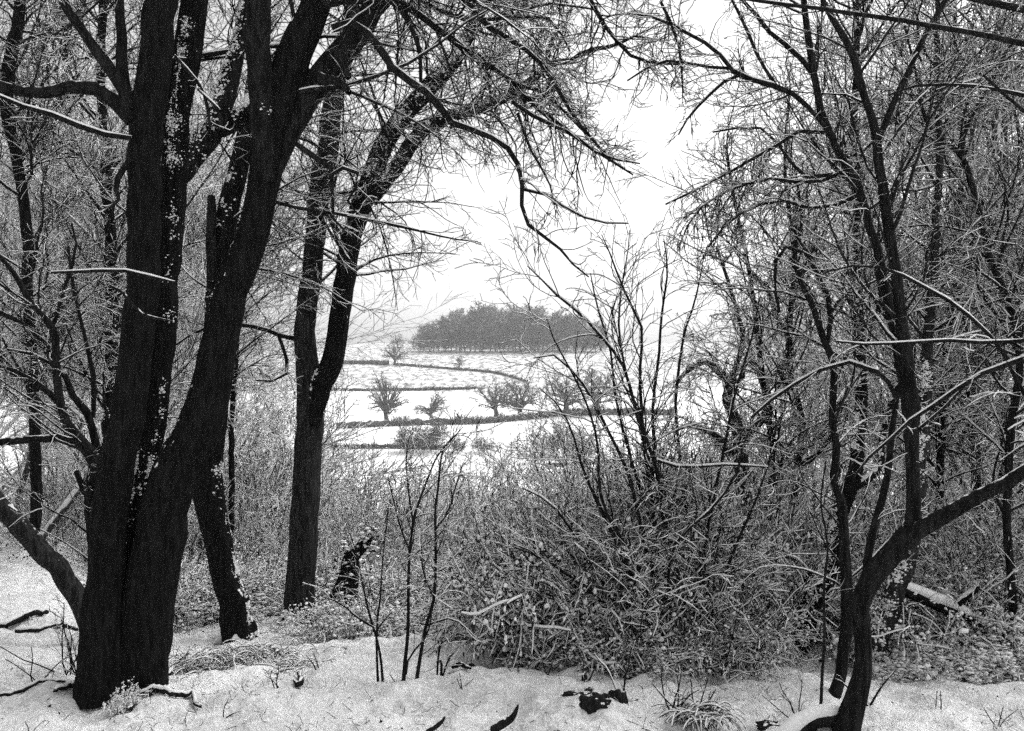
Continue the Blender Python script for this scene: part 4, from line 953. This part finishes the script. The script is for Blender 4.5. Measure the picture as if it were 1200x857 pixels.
# --- L: dark ivy stump
T = simple_tree('stump', 'dark ivy-clad broken stump leaning right beside the two-stemmed tree', [
    ([(398, 735, 46), (402, 705, 34), (409, 678, 24), (411, 660, 20), (415, 648, 18), (424, 640, 14), (434, 630, 10)], 7.2, 7.1)], 71, 7.2, mat='trunk', dens=(4, 5, 5), l1=.4, tip=.002, cat='stump', basep=on_ground(400, 7.2), sides=18)
rng = np.random.default_rng(5)
pp = T['st'][0][0][0]; ii = rng.integers(0, len(pp), 420); p = pp[ii] + rng.normal(0, 1, (420, 3)) * (T['st'][0][1][0][ii][:, None] * .7 + .03)
v, q = leaves(p, rng.uniform(.03, .06, 420), rng, .8); mesh_obj('ivy', v - T['base'], q, M['leaf'], T['root'])
s = rng.uniform(.008, .02, 140); T['cl'].append(scatter(BLOB, p[:140] + [0, -.02, .015], np.stack([s * 1.2, s, s * .7], 1), rng)); finish(T)

# --- M: fallen log and snowy limbs at right
T = simple_tree('fallen_log', 'fallen log under thick snow on the right, propped in the brambles', [
    ([(1040, 688, 9), (1062, 692, 12), (1085, 704, 13), (1110, 713, 14), (1130, 722, 11), (1150, 733, 9), (1175, 740, 7)], 5.15, 5.1),
    ([(1118, 715, 6), (1128, 704, 6), (1140, 696, 5), (1147, 688, 4)], 5.12, 5.05)], 72, 5.5, mat='trunk', dens=(2, 4, 5), l1=.4, cat='log', basep=P(1085, 706, 5.13), sides=16)
T['caps'] = [snowcap(b, .02, .5, .05, -.3, T['rng'], 1.0) for b in T['st']]; finish(T)

# --- brambles and leafy bushes
def bramble(seed, R, Hh, ncane, nleaf, pads, label, psz=1.0, leafsz=(.03, .065), dark=1.0, name='bramble_bush'):
    """arching canes, leaves and pads of snow within a low dome"""
    rng = np.random.default_rng(seed); K = 10
    az = rng.uniform(0, 6.28, ncane); r0 = R * .75 * np.sqrt(rng.uniform(0, 1, ncane)); a2 = rng.uniform(0, 6.28, ncane)
    pts = np.zeros((ncane, K, 3)); ln = R * rng.uniform(.35, 1.0, ncane); hh = Hh * rng.uniform(.4, 1.1, ncane) * (1 - .5 * (r0 / R) ** 2)
    t = np.linspace(0, 1, K)
    pts[..., 0] = (np.cos(az) * r0)[:, None] + np.cos(a2)[:, None] * ln[:, None] * t
    pts[..., 1] = (np.sin(az) * r0)[:, None] + np.sin(a2)[:, None] * ln[:, None] * t
    pts[..., 2] = hh[:, None] * np.sin(t * rng.uniform(1.6, 2.9, ncane)[:, None]) - .02
    pts[:, 1:] += rng.normal(0, .012, (ncane, K - 1, 3))
    S = (pts, np.full((ncane, K), .0032) * np.linspace(1.2, .6, K))
    L1 = grow(rng, S, 7, .5, 50, 7, .12, .02, (.1, 1), .8, .0014, .08, .45, .012, .3, None, .05)
    L2 = grow(rng, L1, 9, .4, 45, 4, .12, .02, (.1, 1), .8, .001, .03, .16, .012, .3)
    root = empty(name, (0, 0, 0), label, 'bush')
    tubes_obj('canes', [S, L1, L2], 3, M['limb'], root, (0, 0, 0))
    ap = np.concatenate([S[0].reshape(-1, 3), L1[0].reshape(-1, 3)]); ap = ap[ap[:, 2] > .02]
    p = ap[rng.integers(0, len(ap), nleaf)] + rng.normal(0, .025, (nleaf, 3))
    v, q = leaves(p, rng.uniform(.016, .036, nleaf), rng, .7); mesh_obj('foliage_sticks', v, q, M['leaf'], root)
    # snow rests mostly on the top of the dome
    rel = p[:, 2] / (Hh * np.clip(1 - .6 * (np.hypot(p[:, 0], p[:, 1]) / R) ** 2, .2, 1))
    pr = np.clip(rel * 1.15, .3, 1)
    sel = rng.uniform(0, 1, nleaf) < pr * pads
    ps = p[sel] + [0, 0, .012]; s = psz * (.006 + .014 * rng.uniform(0, 1, len(ps)) ** 1.8)
    parts = [scatter(BLOB, ps, np.stack([s * rng.uniform(1, 2.2, len(s)), s * rng.uniform(.6, 1.4, len(s)), s * rng.uniform(.4, .95, len(s))], 1), rng, .35)]
    for x, pt_ in ((S, .3), (L1, .45), (L2, .7)): parts.append(tri(tube(*snowcap(x, .006, .3, .02, pt_, rng), 4)))
    v, q = merge(parts); mesh_obj('snow', v, q, M['snow'], root)
    return root
BR = [bramble(501, .62, .30, 120, 2600, .7, '', 1.1), bramble(502, .7, .45, 180, 3000, .9, '', .72), bramble(503, .55, .2, 80, 2600, .9, '', 1.25)]
usedr = [False] * 3
def br(px, py_base, d, s, j, lb, grp, sz=1.0):
    g = on_ground(px, d); place(BR[j], usedr[j], g, R0.uniform(0, 6.28), (s, s, s * sz), lb, grp); usedr[j] = True
B1 = 'low bramble mound heaped with snow at the foot of the thicket'
for d, xs in ((6.5, [415, 452, 540, 590, 640, 676]), (7.5, [232, 310, 395, 440, 490, 545, 600, 655, 705]), (8.0, np.arange(200, 740, 52)), (9.2, np.arange(180, 760, 52))):
    for x in xs:
        br(x + R0.uniform(-14, 14), 0, d * R0.uniform(.97, 1.04), R0.uniform(.75, 1.15) * (.6 if d < 7 else 1.0), [2, 0, 0][int(R0.integers(0, 3))] if d < 7 else int(R0.integers(0, 2)), B1, 'snowy bramble mounds below the thicket', .9)
B2 = 'bramble bush with clotted snow on its leaves in the right-hand undergrowth'
for d, xs in ((4.95, [1085, 1125, 1165, 1205]), (5.4, [1050, 1095, 1140, 1185, 1235]), (6.0, np.arange(1050, 1280, 50)), (6.9, np.arange(1000, 1300, 52)), (8, np.arange(880, 1300, 50))):
    for x in xs:
        br(x + R0.uniform(-10, 10), 0, d, R0.uniform(.7, 1.0) * (.6 if d < 5.2 else .9), [0, 2, 0, 1][int(R0.integers(0, 4))], B2, 'snowy brambles on the right', 1.0 if d < 5.2 else 1.45)
B3 = 'dark leafy bush weighed down by snow under the fanning shrub'
for d, xs in ((5.15, [712, 755, 795, 835]), (5.5, [668, 700, 740, 780, 825]), (5.9, [650, 700, 750, 800, 845]), (6.5, [680, 740, 800, 860, 890])):
    for x in xs:
        br(x + R0.uniform(-12, 12), 0, d, R0.uniform(.75, 1.05) * (.62 if d < 5.2 else .95), 1, B3, 'leafy bushes under the fanning shrub', (1.3 if d < 5.2 else 1.9) * R0.uniform(.8, 1.15))
print('brambles done')
# fine snowy shrub tangle standing over the leafy bushes
TG = shrub(450, 1.6, 22, 1.1, M['limb'], '', tips=.0013, dens=(6, 9, 9), base_r=.005, spread=.3, snow=.0055, curve=.16, l3=True)
first = True
for px, d, s in ((700, 5.3, .7), (760, 5.15, .75), (820, 5.2, .75), (780, 6.0, 1.0), (700, 6.2, .95), (655, 5.6, .7), (740, 5.7, .9), (845, 5.9, .9), (640, 6.0, .8), (860, 6.3, 1.1), (1110, 6.0, .8), (1170, 5.6, .7), (1210, 6.2, 1.0), (590, 6.8, .65), (960, 7.4, 1.0), (1060, 7.4, 1.0)):
    place(TG, not first, on_ground(px, d), R0.uniform(0, 6.28), s, 'tangled low shrub with snow lying on every twig', 'snow-laden tangled shrubs'); first = False

copy_tree(BR[2], on_ground(150, 4.33), 1.0, (.16, .12, .35), 'clump of snow and dead stems caught between the stems of the big tree')
g_ = on_ground(948, 5.9)
# --- foreground: sticks, sprigs, clods, tussock
def ground_stick(path, label, seed, name='fallen_branch', mat='limb', dens=2, cat='branch', lift=.012, dsp=None):
    """a stick lying on the snow; path of (px, py, width) read where the ray meets the ground"""
    rng = np.random.default_rng(seed); pts = []
    for px, py, wv in path:
        d = ground_d(px, py); p = P(px, py, d); pts.append([p[0], p[1], float(gz(p[0], p[1])) + wv / 2 * d / F * .7 + lift, wv / 2 * d / F])
    c = catmull(np.array(pts), max(8, len(path) * 4)); c[:, :3] += rng.normal(0, .003, (len(c), 3))
    b = (c[None, :, :3], np.maximum(c[None, :, 3], .0015))
    T = main_tree(name, label, cat, c[0, :3], seed)
    trunk_obj('stick', b, M[mat], T['root'], T['base'], 9, 0, .1, seed, 1)
    if dens: T['caps'].append(snowcap(b, .003, .3, .012, .3, rng, .75))
    if dens: spray(T, b, (dens * 2, 4, 5), (.3, .4, .5), .25, (50, 45, 45), (.2, 1), (.04, 0, 0), tip=.0013, l1min=.06, lvl=2)
    finish(T, snow_th=.004)
ground_stick([(64, 817, 5), (85, 808, 6), (103, 805, 7), (120, 806, 7), (140, 812, 7), (160, 809, 6), (172, 802, 5)], 'snow-capped fallen branch across the foot of the big tree', 80)
ground_stick([(100, 802, 5), (118, 803, 6), (135, 806, 6), (150, 813, 6), (165, 815, 6), (178, 819, 5)], 'crooked fallen branch lying against the big trunk base', 81)
ground_stick([(160, 818, 6), (180, 815, 7), (200, 820, 7), (218, 816, 6), (226, 812, 5), (230, 822, 5), (238, 823, 4)], 'forked fallen branch with a raised end right of the big tree', 82)
ground_stick([(0, 812, 4), (25, 804, 5), (50, 802, 4), (75, 806, 3)], 'thin stick in the snow at the left edge', 83)
ground_stick([(188, 797, 6), (198, 785, 6), (208, 778, 5), (220, 770, 3)], 'snowy stick slanting up beside the right foot of the big trunk', 84)
ground_stick([(-20, 738, 7), (5, 736, 8), (22, 731, 9), (38, 728, 8), (55, 724, 5)], 'fallen branch half under snow on the far left', 85)
ground_stick([(20, 740, 6), (45, 741, 5), (70, 738, 5), (90, 733, 4), (98, 730, 3)], 'curved fallen bough left of the big tree base', 86)
ground_stick([(344, 800, 3), (350, 804, 7), (353, 800, 6), (348, 790, 3)], 'tiny dark stump of wood in the snow below the two-stemmed tree', 87, dens=0)
ground_stick([(531, 792, 4), (542, 797, 6), (552, 800, 3)], 'short slanting stick right of the saplings', 88, dens=0)
T = simple_tree('fallen_branch', 'dark hooked stick at the bottom edge', [([(577, 857, 8), (588, 850, 9), (599, 843, 7), (604, 834, 5), (607, 826, 2.4)], 3.86, 3.8)], 89, 3.85, dens=(0, 0, 0), cat='branch'); finish(T)
T = simple_tree('fallen_branch', 'small black stick at the bottom edge, left of the hooked one', [([(500, 858, 5), (511, 852, 5), (518, 846, 4), (521, 840, 2)], 3.84, 3.8)], 90, 3.84, dens=(0, 0, 0), cat='branch'); finish(T)
ground_stick([(1090, 786, 3), (1120, 790, 4), (1155, 797, 4), (1185, 802, 3)], 'thin stick lying at the edge of the right-hand brambles', 91)
ground_stick([(152, 832, 5), (155, 826, 5), (154, 818, 4)], 'short upright twig poking from snow below the big tree', 92, dens=0)

def sprig(px, py, hpx, n, label, seed, wpx=2.2, fan=.5, name='sprig', snowy=.003, branch=(8, 6)):
    rng = np.random.default_rng(seed); d = ground_d(px, py); g = P(px, py, d); g[2] = float(gz(g[0], g[1])) - .01
    hgt = hpx * d / F; K = 7; pts = np.zeros((n, K, 3)); pts[:, 0] = g + rng.normal(0, 1, (n, 3)) * [.012, .012, 0]
    dv = rng.normal(size=(n, 3)) * [fan, fan * .6, 0] + [0, 0, 1]
    for k in range(1, K):
        dv = dv + rng.normal(size=dv.shape) * .13; dv /= np.linalg.norm(dv, axis=1, keepdims=True); pts[:, k] = pts[:, k - 1] + dv * (hgt / (K - 1) * rng.uniform(.7, 1.05, (n, 1)))
    b = (pts, np.linspace(1, .5, K)[None] * np.full((n, K), wpx / 2 * d / F))
    T = main_tree(name, label, 'sprig', g, seed)
    tubes_obj('stems', [b], 5, M['limb'], T['root'], T['base']); T['caps'].append(snowcap(b, snowy, .2, .01, .4, rng))
    spray(T, b, (branch[0], branch[1], 0), (.4, .4, .5), hgt * .4, (45, 45, 45), (.2, 1), (.05, 0, 0), tip=.0011, l1min=.02, lvl=2)
    finish(T, snow_th=.003)
for k, (px, py, h, n, lb, wp) in enumerate([
    (727, 838, 75, 2, 'branched dark sprig rising from the mound', 3), (790, 838, 62, 5, 'fan of thin stems left of the grass tussock', 2.4), (815, 838, 45, 3, 'thin upright stems behind the grass tussock', 2.2),
    (1020, 838, 62, 2, 'long wiry sprig reaching right from the bent tree foot', 3), (75, 790, 90, 4, 'wiry sprig left of the big tree foot', 2), (95, 795, 70, 5, 'clump of thin stems against the left foot of the big tree', 2.2),
    (42, 800, 55, 3, 'small wiry sprig near the left edge', 1.8), (205, 650, 30, 2, 'tiny twig left', 1.6), (262, 838, 22, 2, 'small bare twig on the snow right of the fallen branches', 1.8),
    (325, 808, 30, 3, 'pale stalk in the snow below the dark trunk', 1.6), (370, 793, 28, 2, 'short stalk beside the two-stemmed tree foot', 1.8), (460, 812, 16, 2, 'very small stalk in the clearing below the short sapling', 1.5),
    (540, 815, 20, 3, 'tiny branching stalk below the sprig', 1.5), (640, 800, 26, 2, 'short stalk at the path edge before the leafy bush', 1.8), (690, 805, 28, 3, 'short stalk behind the snowy mound', 1.8),
    (1105, 842, 26, 2, 'small stalk at the bottom right', 1.6), (1165, 852, 34, 3, 'small branching stalk in the bottom right corner', 1.6), (936, 846, 60, 4, 'looped dry stems left of the bent tree foot', 1.8),
    (610, 800, 24, 3, 'short stalk at the path edge in the middle', 1.6), (576, 770, 26, 3, 'dry stalk among the low brambles', 1.8), (855, 800, 22, 2, 'short stalk before the dark leafy bushes', 1.6), (35, 850, 20, 2, 'tiny stalk in the bottom left corner', 1.5)]):
    if lb == 'tiny twig left': continue
    sprig(px, py, h, n, lb, 600 + k, wp)

def clod(px, py, rx, ry, label, seed, name='soil_clod'):
    rng = np.random.default_rng(seed); d = ground_d(px, py); g = P(px, py, d); g[2] = float(gz(g[0], g[1])) - ry * .12 * d / F
    v, f = blob_template(4); sc = np.array([rx * d / F, rx * d / F * .7, ry * d / F])
    nz = fbm(v[:, 0] * 2.6 + seed, v[:, 1] * 2.6 + v[:, 2] * 1.7, seed, 4)
    v = v * (1 + .45 * nz)[:, None] * sc
    root = empty(name, g, label, 'clod'); mesh_obj('soil', v, f, M['soil'], root)
clod(697, 851, 19, 13, 'largest dark clod of earth under the snowy mound', 1); clod(724, 840, 11, 12, 'dark earth clod right side of the mound under the sprig', 2)
clod(672, 835, 12, 6, 'flat dark earth patch on the left of the mound', 3); clod(690, 824, 6, 4, 'small dark soil lump standing in for a shaded gap high on the mound', 4)  # last one is a solid dark lump in place of a shaded gap
clod(945, 858, 16, 9, 'dark soil lump standing in for the shaded hollow under the snowy root', 5); clod(552, 775, 5, 4, 'small dark clod among the saplings', 6); clod(900, 858, 14, 5, 'dark clod left of the snowy root at the bottom', 7)  # first one is a solid dark lump painting the shade under the root
clod(685, 802, 3.5, 9, 'dark upright stub of wood behind the mound', 8, 'wood_stub')

def tussock(px, py, label, seed, n=260, ln=.17, spread=.05, mat='limb'):
    rng = np.random.default_rng(seed); d = ground_d(px, py); g = P(px, py, d); g[2] = float(gz(g[0], g[1]))
    K = 7; az = rng.uniform(0, 6.28, n); pts = np.zeros((n, K, 3)); pts[:, 0] = g + rng.normal(0, spread, (n, 3)) * [1, .7, 0]
    dv = np.stack([np.cos(az) * .5, np.sin(az) * .5, np.ones(n)], 1); L = ln * rng.uniform(.5, 1.1, n)
    for k in range(1, K):
        dv[:, 2] -= .42 * rng.uniform(.6, 1.2, n); dv /= np.linalg.norm(dv, axis=1, keepdims=True); pts[:, k] = pts[:, k - 1] + dv * (L / (K - 1))[:, None]
    pts[..., 2] = np.maximum(pts[..., 2], gz(pts[..., 0], pts[..., 1]) + .003)
    root = empty('grass_tussock', g, label, 'grass'); tubes_obj('blades', [(pts, np.full((n, K), .0018))], 3, M[mat], root, g)
    cp = snowcap((pts[::2], np.full((len(pts[::2]), K), .0022)), .005, .2, .01, .42, rng); tubes_obj('snow', [cp], 4, M['snow'], root, g)
tussock(822, 850, 'grass tussock bent over under snow at the bottom edge', 1)
tussock(258, 778, 'flattened grass clump under snow right of the big trunk', 2, 120, .22, .12); tussock(306, 770, 'flattened grass clump before the curved dark trunk', 3, 110, .2, .13)
tussock(225, 783, 'small bent grass clump close to the big trunk', 4, 90, .16, .08); tussock(345, 782, 'snowy grass clump left of the saplings', 5, 80, .15, .09)

# litter and dry blades poking through the snow, and the sunken leaf litter
def litter():
    rng = np.random.default_rng(9); n = 8000
    d = rng.uniform(3.6, 9, n) ; px = rng.uniform(-60, 1260, n); p = P(px, HZ, d); x, y = p[:, 0], p[:, 1]
    dn = fbm(x * 1.1, y * 1.1, 44, 2); k_ = dn > rng.uniform(-.15, .9, n); x, y = x[k_], y[k_]; n = len(x)
    g = np.stack([x, y, gz(x, y) - .004], 1); K = 4
    pts = np.zeros((n, K, 3)); pts[:, 0] = g; dv = rng.normal(size=(n, 3)) * [1, 1, .2] + [0, 0, .55]; ln = rng.uniform(.015, .07, n)
    for k in range(1, K):
        dv = dv + rng.normal(size=dv.shape) * .25; dv /= np.linalg.norm(dv, axis=1, keepdims=True); pts[:, k] = pts[:, k - 1] + dv * (ln / (K - 1))[:, None]
    pts[..., 2] = np.maximum(pts[..., 2], gz(pts[..., 0], pts[..., 1]) + .001)
    v, q = tube(pts, np.full((n, K), .0015), 3)
    o = mesh_obj('grass', v, q, M['limb']); tag(o, 'short dry grass and twig ends poking through the snow', 'grass', kind='stuff')
litter()

# soft undergrowth low on the wood floor left, behind the path
def floor_leaves():
    rng = np.random.default_rng(10); n = 20000
    d = rng.uniform(7.6, 16, n); px = np.where(rng.uniform(0, 1, n) < .5, rng.uniform(-80, 300, n), rng.uniform(820, 1290, n)); p = P(px, HZ, d)
    x, y = p[:, 0], p[:, 1]; k_ = fbm(x * .8, y * .8, 45, 2) > rng.uniform(-.6, .5, n); x, y = x[k_], y[k_]
    pos = np.stack([x, y, gz(x, y) + rng.uniform(.0, .09, len(x))], 1)
    v, q = leaves(pos, rng.uniform(.015, .04, len(x)), rng, .7)
    n2 = 2600; d = rng.uniform(3.6, 7.5, n2); p = P(rng.uniform(-60, 1260, n2), HZ, d); x, y = p[:, 0], p[:, 1]
    k_ = fbm(x * 1.4, y * 1.4, 46, 2) > rng.uniform(-.5, .8, n2); x, y = x[k_], y[k_]
    v2, q2 = leaves(np.stack([x, y, gz(x, y) + .002], 1), rng.uniform(.008, .028, len(x)), rng, .5)
    v, q = merge([(v, q), (v2, q2)])
    o = mesh_obj('undergrowth', v, q, M['leaf']); tag(o, 'dark ivy and leaf litter showing through the snow under the wood', 'undergrowth', kind='stuff')
floor_leaves()
print('objects', len(bpy.data.objects), 'faces', sum(len(m.polygons) for m in bpy.data.meshes))
